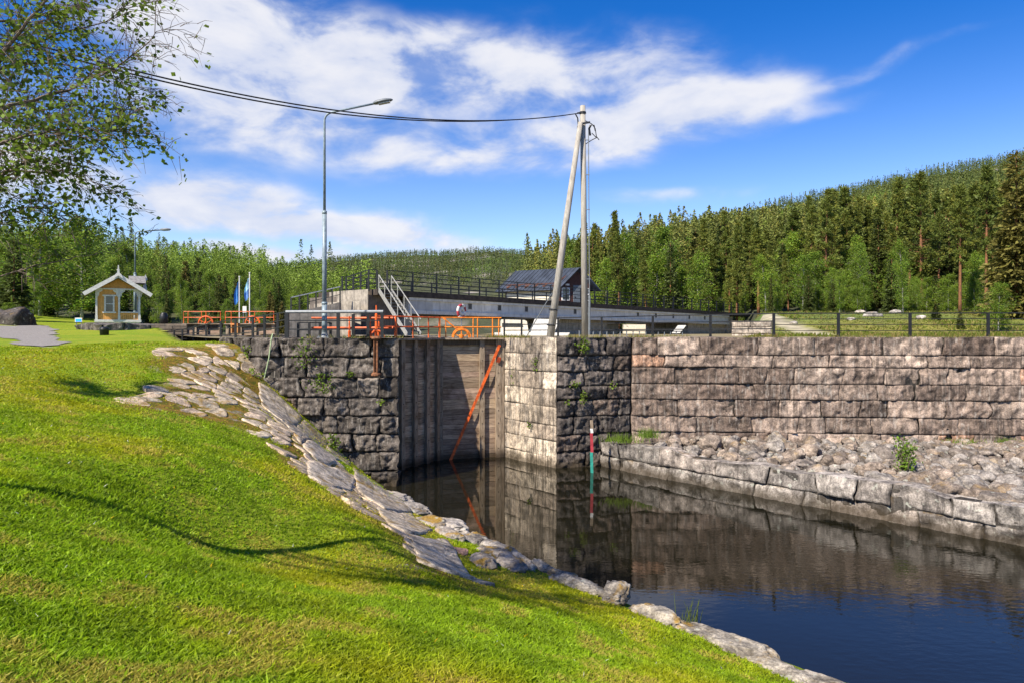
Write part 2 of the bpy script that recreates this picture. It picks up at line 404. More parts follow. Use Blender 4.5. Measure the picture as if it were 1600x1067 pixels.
c = t.mix(t.math('MULTIPLY', t.mapr(f, .58, .7), .5), c, (.22, .17, .05))
ms = t.mix(t.mapr(f, .35, .65), (.09, .095, .012), (.27, .15, .03)); ms = t.mix(t.mapr(t.noise(pos, 2.2, 4), .56, .68), ms, (.24, .2, .16))
c = t.mix(mo, c, ms); c = t.mix(1., c, t.mix(t.mapr(g, .3, .7), (.55, .55, .55), (1.35, 1.35, 1.35)), 'MULTIPLY')
finish(t, c, .95, t.math('ADD', g, f), .8, .03, 0, .1)
o = link(bpy.data.objects.new('lawn', raw_mesh('lawn', np.stack([X, Y, Z], 1)[used], [re[q]], Cc[used], mg, True))); tag(o, kind='structure')

# ---------------------------------------------------------------- mown grass
def blades(N, rmin, rmax, amax=1.0):
    r = rmin*(rmax/rmin)**rng.random(N); a = (rng.random(N)*2-1)*amax-.1
    return np.sin(a)*r, np.cos(a)*r
gxs, gys = blades(820000, 2.6, 27)
d = dist_poly(gxs, gys, PAVE); z = lawn_z(gxs, gys)
mossy = sstep(.7, -.1, d+.6*fbm(np.stack([gxs, gys, gxs*0], 1)*.9, 3, 3))
keep = lawn_ok(gxs, gys) & (z > -4.98) & (rng.random(len(gxs)) > mossy*.7) & ~inpoly(gxs, gys, PATH)
gxs, gys, z, mossy = gxs[keep], gys[keep], z[keep], mossy[keep]; N = len(gxs)
dist = np.hypot(gxs, gys)
pn = fbm(np.stack([gxs*.45, gys*.45, z*0], 1), 4, 11); pf = fbm(np.stack([gxs*2.2, gys*2.2, z*0], 1), 3, 21)
longg = sstep(.05, .4, fbm(np.stack([gxs*1.3, gys*1.3, z*0], 1), 3, 33))
h = (.02+.024*rng.random(N)+.026*longg*rng.random(N)+np.where(rng.random(N) < .003, .03, 0))*(1-.4*mossy)*(1+dist*.012)
wd_ = (.0035+.0022*rng.random(N))*(1+dist*.13)
a = rng.random(N)*2*math.pi; lean = rng.normal(0, 1.1, (N, 2)); lean *= np.minimum(1, 1.5/np.maximum(np.hypot(lean[:, 0], lean[:, 1]), 1e-6))[:, None]*np.minimum(h, .05)[:, None]
side = np.stack([np.cos(a)*wd_, np.sin(a)*wd_, 0*a], 1); p0 = np.stack([gxs, gys, z-.008], 1)
tip = p0+np.stack([lean[:, 0], lean[:, 1], h], 1); mid = p0+np.stack([lean[:, 0]*.3, lean[:, 1]*.3, h*.6], 1)
V = np.stack([p0-side, p0+side, mid+side*.7, tip, mid-side*.7], 1).reshape(-1, 3)
base = np.stack([.235+.15*sstep(-.25, .35, pn), .36+.05*sstep(-.3, .3, pn), .006+.012*rng.random(N)], 1)
dry = (sstep(.06, .36, pf+.45*pn)*.8*(rng.random(N) < .75))[:, None]
base = base*(1-dry)+np.array([.36, .29, .06])*dry
base = base*(1-.4*mossy[:, None])+np.array([.3, .2, .03])*.4*mossy[:, None]
base *= (.62+.66*rng.random(N))[:, None]*(.85+.35*sstep(-.4, .3, pf))[:, None]
fl_ = dist > 5.5; fl_ &= h < .045; base[(rng.random(N) < .0012) & fl_] = (.75, .75, .7); base[(rng.random(N) < .0012) & fl_] = (.8, .55, .02)
k = np.arange(N)*5
gm = leaf_mat('grass_blade', transl=.5, rough=.5, spec=.25)
o = link(bpy.data.objects.new('grass', raw_mesh('grass', V, [np.stack([k, k+1, k+2, k+3, k+4], 1)], np.repeat(base, 5, 0), gm))); tag(o, kind='stuff')

# ---------------------------------------------------------------- gravel path
xs2 = np.arange(PATH[:, 0].min(), PATH[:, 0].max(), .13); ys2 = np.arange(PATH[:, 1].min(), PATH[:, 1].max(), .13)
gx, gy = np.meshgrid(xs2, ys2); X, Y = gx.ravel(), gy.ravel(); Z = lawn_z(X, Y)+.03
ins = dist_poly(X, Y, PATH)+.6*fbm(np.stack([X, Y, X*0], 1)*.6, 2, 8) < 0
idx = np.arange(len(X)).reshape(len(ys2), len(xs2)); q = np.stack([idx[:-1, :-1], idx[:-1, 1:], idx[1:, 1:], idx[1:, :-1]], -1).reshape(-1, 4); q = q[ins[q].all(1)]
M['gravel'] = simple('pale_gravel', (.2, .18, .16), .95, .3, 14., .6)
if len(q):
    o = link(bpy.data.objects.new('path', raw_mesh('path', np.stack([X, Y, Z], 1), [q], None, M['gravel'], True))); tag(o, kind='structure')

# ---------------------------------------------------------------- irregular paving: cells round scattered seeds
def clip_cell(c, seeds, R0=1.2):
    poly = [c+R0*np.array([math.cos(a), math.sin(a)]) for a in np.linspace(0, 2*math.pi, 10)[:-1]]
    for s in seeds:
        d = s-c; L = np.hypot(*d)
        if L < 1e-6 or L > 2*R0: continue
        d = d/L; out = []
        for i in range(len(poly)):
            a, b = poly[i], poly[(i+1) % len(poly)]; fa, fb = np.dot(a-c, d)-L/2, np.dot(b-c, d)-L/2
            if fa <= 0: out.append(a)
            if fa*fb < 0: out.append(a+(b-a)*fa/(fa-fb))
        poly = out
        if len(poly) < 3: return None
    return np.array(poly)
def slab_into(mb, c, poly, shrink, th, col, seed, zf=None, tilt=.05):
    """a slab with a rough rounded rim lying on the ground"""
    tl = np.random.default_rng(seed).normal(0, 1, 2)
    pl = []; n = len(poly)
    for i in range(n):
        a, b = poly[i], poly[(i+1) % n]; m = max(1, int(np.hypot(*(b-a))/.12))
        for j in range(m): pl.append(a+(b-a)*j/m)
    pl = np.array(pl); pl = c+(pl-c)*shrink; n = len(pl)
    pl = pl+.05*np.stack([noise3(np.c_[pl*5, pl[:, :1]*0], seed), noise3(np.c_[pl*5, pl[:, :1]*0+9], seed)], 1)
    pl = .5*pl+.25*(np.roll(pl, 1, 0)+np.roll(pl, -1, 0))
    rings = []
    for f, dz in ((1.0, -.1), (1.0, th*.5), (.985, th*.95), (.85, th), (.65, th), (.4, th)):
        p = c+(pl-c)*f; zz = lawn_z(p[:, 0], p[:, 1]) if zf is None else zf(p[:, 0], p[:, 1])
        rings.append(np.c_[p, zz+dz+(.03*fbm(np.c_[p*5.5, p[:, :1]*0], 4, seed)+tilt*(p-c)@tl if dz > 0 else 0)])
    cc = np.r_[c, (lawn_z(c[0], c[1]) if zf is None else zf(np.array([c[0]]), np.array([c[1]])))[0]+th*1.05]
    V = np.concatenate(rings+[cc[None]]); k = np.arange(n); fs = []
    for i in range(5): fs.append(np.stack([i*n+k, i*n+(k+1) % n, (i+1)*n+(k+1) % n, (i+1)*n+k], 1))
    mb.add(V, [np.concatenate(fs), np.stack([5*n+k, 5*n+(k+1) % n, np.full(n, 6*n)], 1)], col)
lo, hi = PAVE.min(0), PAVE.max(0); seeds = []
for _ in range(9000):
    p = lo+(hi-lo)*rng.random(2)
    if not inpoly(p[:1], p[1:], PAVE)[0]: continue
    mind = .46+.24*noise3(np.array([[p[0]*.8, p[1]*.8, 0]]), 44)[0]
    if all(np.hypot(*(p-s)) > mind for s in seeds): seeds.append(p)
mb = MB()
for i, s in enumerate(seeds):
    din = -dist_poly(s[:1], s[1:], PAVE)[0]
    if rng.random() < (.34 if din < .4 else .07): continue
    cell = clip_cell(s, seeds, .55)
    if cell is None: continue
    v = .6+.6*rng.random(); slab_into(mb, s, cell, .88+.1*rng.random(), .006+.022*rng.random(), np.array([.5, .42, .325])*v*np.array([1+.08*rng.random(), 1, .95]), i)
o = part('stone_path', mb, M['slab'], None, True); tag(o, kind='structure')

# ---------------------------------------------------------------- edge stones along the water and the sloping coping of the wall
def rock_mesh(mb, c, ax, ay, az, seed, col=(1, 1, 1), sub=3, amp=.2, flat=.0):
    import bmesh
    bm = bmesh.new(); bmesh.ops.create_icosphere(bm, subdivisions=sub, radius=1)
    V = np.array([v.co[:] for v in bm.verts]); Fc = np.array([[v.index for v in f.verts] for f in bm.faces]); bm.free()
    s = np.sign(V)*np.abs(V)**(1-.45*flat); s = s/np.maximum(1, np.linalg.norm(s, axis=1)[:, None]*.9)
    rr = np.random.default_rng(seed); fn = rr.normal(0, 1, (16, 3)); fn /= np.linalg.norm(fn, axis=1)[:, None]; fd = rr.uniform(.68, 1.0, 16)
    cut = np.minimum(1.08, (fd[None]/np.maximum(V@fn.T, .05)).min(1))
    s = s*cut[:, None]
    r = 1+amp*.6*fbm(V*1.3+seed*3.1, 4, seed % 97)+amp*.28*fbm(V*6+seed, 4, seed % 61)-amp*.3*sstep(.07, .0, np.abs(noise3(V*1.9+seed*1.7, seed % 53)))+amp*.35*np.abs(noise3(V*3.3+seed, seed % 89)); P = s*r[:, None]
    P = np.asarray(c)+P[:, :1]*np.asarray(ax)+P[:, 1:2]*np.asarray(ay)+P[:, 2:]*np.asarray(az)
    mb.add(P, [Fc], col)
EDGE_PX = [(905, 914, 62), (965, 928, 60), (1030, 962, 66), (1098, 992, 60), (1160, 1015, 72), (1225, 1050, 70), (1290, 1072, 60), (880, 898, 36), (850, 886, 40)]
def zsh(px, py, z): D = z*F/(HY-py); return np.array([XD(px, D), D, z])
EL = ['low grey shore boulder capped with orange lichen nearest the point where the wall reflection ends', 'long grey shore boulder second along the lawn edge, with an orange moss stripe',
      'pale shore boulder halfway down the lawn edge beside the reeds', 'pale rounded shore boulder just past the reeds on the lawn edge', 'long smooth pale boulder low on the lawn edge, lichen spotted',
      'big pale boulder on the shore at the lower end of the lawn edge', 'orange mossed boulder at the very bottom of the shoreline', 'small dark flat stone where the paving meets the shore boulders', 'small flat grey stone beside the last grass before the water']
sl = np.array([.571, -.821, 0])
for i, (px, py, wpx) in enumerate(EDGE_PX):
    c = zsh(px, py, -4.98); L = wpx/F*c[1]*.62; mb = MB()
    an = rng.normal(0, .2); dv = np.array([sl[0]*math.cos(an)-sl[1]*math.sin(an), sl[0]*math.sin(an)+sl[1]*math.cos(an), .0]); nv = np.array([-dv[1], dv[0], 0])
    c = c-np.array([.821, .571, 0])*.05
    rock_mesh(mb, c, dv*L*1.2, nv*L*.62, (0, 0, L*.36), 100+i, np.array([.31, .28, .235])*(.8 if i > 6 else 1), 5, .4, .4)
    solo('shore_boulder', mb, M['boulder'], EL[i], 'boulder', 'boulders along the lawn edge', True)
FLAT = [(618, 782, 62, 22), (648, 800, 58, 20), (700, 822, 66, 22), (745, 845, 50, 18), (700, 850, 60, 16), (785, 864, 60, 18), (750, 872, 50, 14), (815, 880, 48, 14)]
FLL = ['flat grey edge slab where the paved bank meets the lock wall at the water', 'flat grey edge slab second below the wall corner', 'broad pale edge slab with a crack, level with the foot of the gate',
       'small pale edge slab above the water halfway along the broken edge', 'flat slab set back behind the broad pale one on the broken edge', 'long flat edge slab close above the dark water',
       'thin slab between the pointed coping and the long flat slab', 'last small flat slab of the broken edge before the lawn reaches the water']
for i, (px, py, wp, hp) in enumerate(FLAT):
    c = zsh(px, py, -4.9); L = wp/F*c[1]*.5; mb = MB(); dv = sl; nv = np.array([.821, .571, 0])
    rock_mesh(mb, c-nv*.1, dv*L*1.35, nv*L*.8, (0, 0, .22), 200+i, np.array([.27, .245, .22])*(.8+.4*rng.random()), 5, .3, .6)
    solo('edge_slab', mb, M['boulder'], FLL[i], 'slab', 'flat slabs along the broken water edge', True)
# flat coping and edge slabs, each cut to its own outline and lying on the bank
def ray_plane(px, py, z): D = z*F/(HY-py); return np.array([XD(px, D), D])
COP = [([(404, 598), (426, 611), (472, 654), (440, 657), (412, 636)], .05, 'topmost of the sloping coping slabs beside the left lock wall'),
       ([(441, 659), (474, 656), (512, 690), (470, 693)], .05, 'second sloping coping slab down from the top of the left lock wall'),
       ([(474, 696), (514, 692), (548, 722), (516, 728), (488, 714)], .05, 'third sloping coping slab, by the mossy patch'),
       ([(482, 722), (520, 731), (556, 746), (548, 768), (512, 760), (484, 746)], .06, 'big flat coping slab with dark lichen above the foot of the dark wall'),
       ([(552, 728), (600, 764), (642, 800), (600, 796), (560, 768), (556, 748)], .06, 'lowest of the sloping coping slabs, reaching the water'),
       ([(590, 795), (642, 803), (676, 830), (640, 836), (606, 818)], .07, 'coping slab with a straight edge just above the pointed one'),
       ([(640, 838), (700, 846), (746, 908), (704, 896), (654, 878)], .08, 'long pointed grey coping slab running out into the lawn')]
for i, (pl, th, lab) in enumerate(COP):
    P2 = np.array([hit(*p)[:2] for p in pl]); c = P2.mean(0); mb = MB(); v = .85+.3*rng.random()
    slab_into(mb, c, P2, 1.04, th*.4+.02, np.array([.46, .39, .305])*v, 700+i, None, .012)
    solo('coping_slab', mb, M['slab'], lab, 'slab', 'flat coping slabs of the left bank', True)
XL = ['dark rock wedged between the pointed coping slab and the water, upper one', 'dark rock beside the tip of the pointed coping slab', 'grey rock in the rubble below the straight-edged coping slab', 'lowest rock of the broken patch right of the pointed coping slab', 'small reddish rock in the broken patch by the pointed coping slab',
      'flat dark rock nearest the grass in the broken patch', 'long dark rock along the water below the straight-edged coping slab']
for i, (px, py, wp, cc) in enumerate([(700, 838, 46, 1.), (752, 880, 44, .8), (676, 822, 50, .9), (800, 886, 52, .75), (716, 862, 22, 1.1), (770, 868, 44, .85), (730, 838, 54, .8)]):
    c = hit(px, py); L = wp/F*c[1]*.5; mb = MB(); an = rng.normal(0, .3); dv = np.array([math.cos(an)*.571+math.sin(an)*.821, -math.cos(an)*.821+math.sin(an)*.571, -.05]); nv = np.array([-dv[1], dv[0], 0])
    rock_mesh(mb, c+np.array([0, 0, .02]), dv*L*1.3, nv*L*.8, (0, 0, min(.2, L*.5)), 260+i, np.array([.29, .255, .22])*cc*(np.array([1.25, .85, .75]) if i == 4 else 1), 4, .35, .6)
    solo('edge_rock', mb, M['boulder'], XL[i], 'rock', 'broken rocks by the pointed coping slab', True)
# reeds at the water's edge
mb = MB()
for i in range(26):
    c = zsh(1078+rng.normal(0, 9), 985+rng.normal(0, 4), -5.1); h_ = .25+.35*rng.random(); l = rng.normal(0, .08, 2)
    mb.tube([c, c+[l[0]*.4, l[1]*.4, h_*.6], c+[l[0], l[1], h_]], [.006, .005, .002], 4, np.array([.16, .2, .05]))
solo('reed_tuft', mb, M['leaf'], 'thin tuft of green reeds growing at the water beside the shore boulders', 'reeds')
# ---------------------------------------------------------------- stone masonry, block by block
def masonry(mb, path, ztop, zbot, ch=.62, blk=(.7, 1.7), grid=.075, joint=.05, jw=.06, rough=.06, tilt=.03, pal=((.2, .18, .16), (.3, .27, .24)), seed=0, top_depth=1.2, sharp=True, topvar=.02, fine=.0, acc=.1):
    r = np.random.default_rng(seed); path = [np.asarray(p, float) for p in path]
    nc = max(1, round((ztop-zbot)/ch)); hs = np.array([1+r.normal(0, .07) for _ in range(nc)]); hs = hs/hs.sum()*(ztop-zbot)
    for si in range(len(path)-1):
        a, b = path[si], path[si+1]; L = np.hypot(*(b-a)); d = (b-a)/L; n = np.array([d[1], -d[0]])
        z1 = ztop
        for ci in range(nc):
            z0 = z1-hs[ci]; u0 = 0.
            while u0 < L-.01:
                u1 = u0+r.uniform(*blk)
                if L-u1 < blk[0]*.6: u1 = L
                bl, bh = u1-u0, z1-z0; nu, nv = max(3, int(bl/grid)+1), max(3, int(bh/grid)+1)
                # rows nearer the rim so that joints stay narrow
                def axis(m, l):
                    c = np.linspace(jw, l-jw, max(2, m)); return np.concatenate([[0, jw*.45], c, [l-jw*.45, l]])
                U, Vv = np.meshgrid(axis(nu, bl), axis(nv, bh)); U, Vv = U.ravel(), Vv.ravel(); ku, kv = max(2, nu)+4, max(2, nv)+4
                eu0, eu1 = U.copy(), bl-U
                if u0 < .01 and si > 0 and sharp: eu0 = eu0+9
                if u1 > L-.01 and si < len(path)-2 and sharp: eu1 = eu1+9
                ev1 = bh-Vv
                if ci == 0: ev1 = ev1+9
                e = np.minimum(np.minimum(eu0, eu1), np.minimum(Vv, ev1))
                gu, gz = u0+U, z0+Vv
                cor = np.minimum(gu, L-gu) if sharp else gu*0+9
                damp = sstep(0, .35, cor)
                P3 = np.stack([a[0]+d[0]*gu, a[1]+d[1]*gu, gz], 1)
                k = int(r.integers(0, 9999))
                big = fbm(P3*1.7+k*.37, 4, k % 50); cracks = np.abs(noise3(P3*3.1+k, 5))
                dep = -joint*(1-sstep(0, jw*1.1, e))**1.5+damp*(rough*big+rough*.5*(cracks-.3)+tilt*(r.normal()*(U/bl-.5)+r.normal()*(Vv/bh-.5))+r.normal(0, tilt*.35))
                wobz = .022*noise3(np.stack([gu*1.1, gu*0+ci*7.7+si, gu*0], 1), seed+3) if True else 0
                P3[:, 2] += wobz*(np.minimum(gz-zbot, 1)) if ci else wobz*.6*(1-Vv/bh)+topvar*noise3(np.stack([gu*.9, gu*0, gu*0], 1), seed+9)*Vv/bh
                jit = lambda key: ((np.random.default_rng(seed*100003+si*5003+ci*211+int(key*97)).normal(0, .05))*(gz-z0-bh/2)/bh*1.5+.03*noise3(np.stack([gz*2.6, gz*0+key*3.3, gz*0+ci], 1), seed+1))*(damp if sharp else 1)
                sh = (1-U/bl)*jit(u0)+U/bl*jit(u1)
                dep = dep+damp*(fine*fbm(P3*5.5+k*.11, 3, k % 31)+fine*.8*np.abs(noise3(P3*np.array([7, 7, 9.])+k, 7)))
                P3[:, 0] += n[0]*dep+d[0]*sh; P3[:, 1] += n[1]*dep+d[1]*sh
                wj = np.stack([a[0]+d[0]*gu, a[1]+d[1]*gu, gz], 1); chip = min(rough*.45, .036)+.012
                P3[:, 0] += chip*noise3(wj*2.7, 61)+chip*.6*noise3(wj*7.3, 62); P3[:, 1] += chip*noise3(wj*2.7+40, 63)+chip*.6*noise3(wj*7.3+40, 64)
                idx = np.arange(ku*kv).reshape(kv, ku)
                q = np.stack([idx[:-1, :-1], idx[:-1, 1:], idx[1:, 1:], idx[1:, :-1]], -1).reshape(-1, 4)
                w = r.random(); col = np.array(pal[0])*(1-w)+np.array(pal[1])*w
                if len(pal) > 2 and r.random() < acc: col = np.array(pal[2])*(.8+.4*r.random())
                col = col*(.68+.62*r.random())
                cc = col[None]*(1+.22*big[:, None])*(1-.6*(1-sstep(0, jw*.8, e))[:, None])
                mb.add(P3, [q], np.clip(cc, .004, 1))
                if ci == 0 and top_depth:
                    tp = P3[idx[-1]]; rows = [tp]
                    for f in (.25, .6, 1.0):
                        t_ = tp.copy(); t_[:, :2] -= n*top_depth*f; t_[:, 2] += .03*noise3(t_*1.5, seed)-.0; rows.append(t_)
                    V = np.concatenate(rows); ii = np.arange(4*ku).reshape(4, ku)
                    q2 = np.stack([ii[:-1, :-1], ii[:-1, 1:], ii[1:, 1:], ii[1:, :-1]], -1).reshape(-1, 4)
                    mb.add(V, [q2], col*1.05)
                u0 = u1
            z1 = z0
        # rough core behind the joints
        ee = n*(joint+.05)
        ci_ = .38 if sharp else 0.
        mb.obox((a[0]-ee[0]+d[0]*ci_, a[1]-ee[1]+d[1]*ci_, zbot), (d[0]*(L-2*ci_), d[1]*(L-2*ci_), 0), (-n[0]*.3, -n[1]*.3, 0), (0, 0, ztop-zbot-.08), (.05, .045, .04))
ZT = -.23
PL0, PL1, PL2, PL3 = (-10.9, 25.4), (-8.75, 23.25), (-3.84, 23.0), (-4.45, 24.1)
PR0, PR1, PR2, PR3 = (-.55, 28.75), (1.68, 26.0), (4.72, 26.9), (34, 24.6)
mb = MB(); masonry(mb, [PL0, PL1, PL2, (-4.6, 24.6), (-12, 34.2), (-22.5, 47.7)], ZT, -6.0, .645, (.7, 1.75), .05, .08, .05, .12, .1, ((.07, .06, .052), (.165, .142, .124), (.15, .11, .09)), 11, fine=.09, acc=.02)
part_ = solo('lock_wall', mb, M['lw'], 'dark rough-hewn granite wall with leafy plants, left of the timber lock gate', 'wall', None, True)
mb = MB(); masonry(mb, [PR0, (.3, 27.6), PR1], ZT, -6.0, .635, (.75, 1.5), .07, .022, .03, .02, .012, ((.34, .28, .22), (.5, .43, .34), (.25, .21, .17)), 12, fine=.008, acc=.15)
lp = solo('lock_pier', mb, M['light'], 'pale streaked granite pier right of the lock gate, its dark face turned to the corner', 'wall', None, True)
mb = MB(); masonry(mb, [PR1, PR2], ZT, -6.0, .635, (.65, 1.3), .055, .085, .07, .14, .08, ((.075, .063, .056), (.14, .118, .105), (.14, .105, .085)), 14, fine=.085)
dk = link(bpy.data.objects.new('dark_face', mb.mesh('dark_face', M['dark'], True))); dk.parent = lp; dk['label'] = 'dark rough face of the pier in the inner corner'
mb = MB(); masonry(mb, [PR2, (19.2, 25.75), PR3], ZT, -4.6, .635, (1.0, 2.6), .06, .04, .034, .085, .04, ((.15, .11, .088), (.39, .306, .25), (.36, .215, .145)), 13, 1.4, fine=.045, acc=.07)
solo('retaining_wall', mb, M['rw'], 'long pinkish granite retaining wall with dark rain streaks behind the rubble, right of the pier', 'wall', None, True)
mb = MB(); masonry(mb, [PR0, (-17.5, 50.7)], ZT, -6, .635, (.8, 1.6), .2, .03, .05, .02, .01, ((.3, .26, .22), (.4, .35, .3)), 15)
V_ = None
o = link(bpy.data.objects.new('chamber_face', mb.mesh('chamber_face', M['light'], True))); o.parent = lp
# quay: two courses of long blocks on the far side of the basin
QA, QB, QC = np.array((3.45, 26.5)), np.array((12.45, 16.4)), np.array((24.0, 3.2))
mb = MB(); masonry(mb, [QA, (4.0, 25.7), QB, QC], -4.22, -6.0, .58, (.8, 2.3), .07, .05, .06, .1, .07, ((.23, .205, .185), (.36, .33, .3), (.3, .26, .23)), 16, .55, False, .12, fine=.035)
solo('quay_wall', mb, M['quay'], 'low quay wall of long grey stone blocks rising from the water below the rubble', 'wall', None, True)

# ---------------------------------------------------------------- rubble behind the quay
mb = MB(); xs = np.arange(3, 40, .35); ys = np.arange(2, 28, .35); gx, gy = np.meshgrid(xs, ys); X, Y = gx.ravel(), gy.ravel()
qd = (QB-QA)/np.linalg.norm(QB-QA); qn = np.array([-qd[1], qd[0]])
behind = (X-QA[0])*qn[0]+(Y-QA[1])*qn[1]
def rub_z(x, y):
    bh = (x-QA[0])*qn[0]+(y-QA[1])*qn[1]
    return -4.42+.12*sstep(.2, 3.5, bh)+.12*fbm(np.stack([x*.5, y*.5, x*0], 1), 3, 3)
Z = rub_z(X, Y); ok = (behind > .3) & (Y < 27.2)
idx = np.arange(len(X)).reshape(len(ys), len(xs)); q = np.stack([idx[:-1, :-1], idx[:-1, 1:], idx[1:, 1:], idx[1:, :-1]], -1).reshape(-1, 4); q = q[ok[q].all(1)]
M['earth'] = simple('dark_earth', (.085, .07, .055), .95, .4, 6., .5)
o = link(bpy.data.objects.new('rubble_bed', raw_mesh('rubble_bed', np.stack([X, Y, Z], 1), [q], None, M['earth'], True))); tag(o, kind='structure')
protos = []
for i in range(9):
    mb = MB(); rock_mesh(mb, (0, 0, 0), (1, .0, 0), (0, .7+.35*rng.random(), 0), (0, 0, .55+.25*rng.random()), 500+i, (1, 1, 1), 4, .38, .1)
    g = .7+.5*rng.random()
    mb.C = [c*np.array([.21, .19, .172])*g*np.array([1+.06*(i % 3), 1, 1-.05*(i % 3)]) for c in mb.C]
    protos.append(mb.mesh('rubble_stone', M['rock'], True))
def wall_y(x): return 26.9-(x-4.72)*.0787
pts = []
tries = 0
while tries < 26000 and len(pts) < 900:
    tries += 1
    x = rng.uniform(3.6, 27); y = rng.uniform(8, 26.8)
    bh = (x-QA[0])*qn[0]+(y-QA[1])*qn[1]
    if bh < .62 or y > wall_y(x)-.25 or abs(x/y) > .82: continue
    if x < 6.2 and y > 25.4 and x < 5.6: continue
    big = noise3(np.array([[x*.35, y*.35, 2.]]), 4)[0]
    rad = float(np.clip(.195+.07*big+rng.normal(0, .07)+.06*sstep(22, 17, y), .1, .42))
    if all((x-p[0])**2+(y-p[1])**2 > (.82*(rad+p[2]))**2 for p in pts): pts.append((x, y, rad))
pts.sort(key=lambda p: -p[2]/p[1])
restp = pts[290:]
for i, (x, y, rad) in enumerate(pts[:290]):
    o = link(bpy.data.objects.new('rubble_stone', protos[int(rng.integers(9))]))
    o.location = (x, y, float(rub_z(np.array([x]), np.array([y]))[0])+rad*.3+.04); o.scale = (rad*1.25,)*3; o.rotation_euler = (rng.normal(0, .3), rng.normal(0, .3), rng.random()*6.3)
    tag(o, 'rounded grey fieldstone in the rubble bed between the quay and the pink wall', 'stone', 'loose fieldstones behind the quay', 'thing')
mb = MB(); rset = set(restp)
for (x, y, rad) in restp+[(rng.uniform(4, 26), rng.uniform(9, 26.6), rng.uniform(.06, .13)) for _ in range(1900)]+[(x_, rng.uniform(10, 26), rng.uniform(.15, .32)) for x_ in rng.uniform(13, 30, 900) if True]:
    bh = (x-QA[0])*qn[0]+(y-QA[1])*qn[1]
    if bh < .45 or y > wall_y(x)-.15 or abs(x/y) > 1.5 or (rad >= .15 and (x, y, rad) not in rset and abs(x/y) < .82): continue
    z = float(rub_z(np.array([x]), np.array([y]))[0]); a = rng.random()*6.3; s = rad*1.2
    rock_mesh(mb, (x, y, z+rad*.35), (math.cos(a)*s, math.sin(a)*s, 0), (-math.sin(a)*s*.8, math.cos(a)*s*.8, 0), (0, 0, s*.65), int(rng.integers(9999)), np.array([.22, .2, .18])*(.7+.5*rng.random()), 2, .28, .3)
part('small_rubble', mb, M['rock'], None, True)['kind'] = 'stuff'

# ---------------------------------------------------------------- water
m, t = new_mat('dark_canal_water'); pos = t.obj()
w1 = t.noise(t.scale(pos, (1, 1, 1)), 1.6, 3, .5, .3); w2 = t.noise(t.n('ShaderNodeMapping', {'Vector': pos, 'Rotation': (0, 0, R(35)), 'Scale': (2.5, 5.5, 1)}).outputs[0], 1.5, 3, .5)
patch = t.mapr(t.noise(pos, .16, 3, .5), .38, .62)
near = t.mapr(t.n('ShaderNodeSeparateXYZ', {0: t.n('ShaderNodeMapping', {'Vector': pos, 'Rotation': (0, 0, R(-18))}).outputs[0]}).outputs[1], 19, 12.5)
amp = t.math('ADD', .035, t.math('MULTIPLY', t.math('MULTIPLY', near, .24), t.math('ADD', .4, patch)))
hgt = t.math('MULTIPLY', t.math('ADD', t.math('MULTIPLY', w1, .5), t.math('MULTIPLY', w2, .45)), amp)
bmp = t.n('ShaderNodeBump', {'Height': hgt, 'Strength': .5, 'Distance': .05})
p = t.n('ShaderNodeBsdfPrincipled', {'Base Color': (.009, .008, .004, 1), 'Roughness': .015, 'IOR': 1.47, 'Normal': bmp.outputs[0]})
t.n('ShaderNodeOutputMaterial', {0: p.outputs[0]}); M['water'] = m
V = [(-30, 52, ZW), (-30, -12, ZW), (60, -12, ZW), (60, 52, ZW)]
o = link(bpy.data.objects.new('water', raw_mesh('water', V, [np.array([[0, 1, 2, 3]])], None, m))); tag(o, kind='structure')
V = [(-60, 52, -7), (-60, -60, -7), (90, -60, -7), (90, 52, -7)]
o = link(bpy.data.objects.new('canal_bed', raw_mesh('canal_bed', V, [np.array([[0, 1, 2, 3]])], None, M['earth']))); tag(o, kind='structure')

# ---------------------------------------------------------------- ground behind the walls
M['dryground'] = simple('dry_ground', (.2, .16, .08), .95, .4, 3., .5)
def flat_poly(name, poly, z, mat, zs=None):
    import bmesh
    bm = bmesh.new(); vs = [bm.verts.new((p[0], p[1], z)) for p in poly]; es = [bm.edges.new((vs[i], vs[(i+1) % len(vs)])) for i in range(len(vs))]
    bmesh.ops.triangle_fill(bm, edges=es, use_beauty=True)
    for f in bm.faces:
        if f.normal.z < 0: f.normal_flip()
    V = np.array([v.co[:] for v in bm.verts]); bm.verts.index_update(); Fc = np.array([[v.index for v in f.verts] for f in bm.faces]); bm.free()
    o = link(bpy.data.objects.new(name, raw_mesh(name, V, [Fc], None, mat))); tag(o, kind='structure'); return o
flat_poly('ground_beside_lock', [(-4.4, 23.6), (-8.8, 23.9), (-10.6, 25.6), (-13.5, 30), (-21.5, 44), (-26, 52), (-22.6, 47.9), (-12.3, 34.1), (-4.9, 24.8)], ZT-.04, M['dryground'])
flat_poly('ground_behind_pier', [(-.2, 29), (1.8, 26.7), (4.7, 27.6), (19, 26.6), (34, 25.4), (90, 22), (90, 70), (40, 84), (-10, 84), (-30, 75), (-17.2, 51)], ZT-.05, M['dryground'])

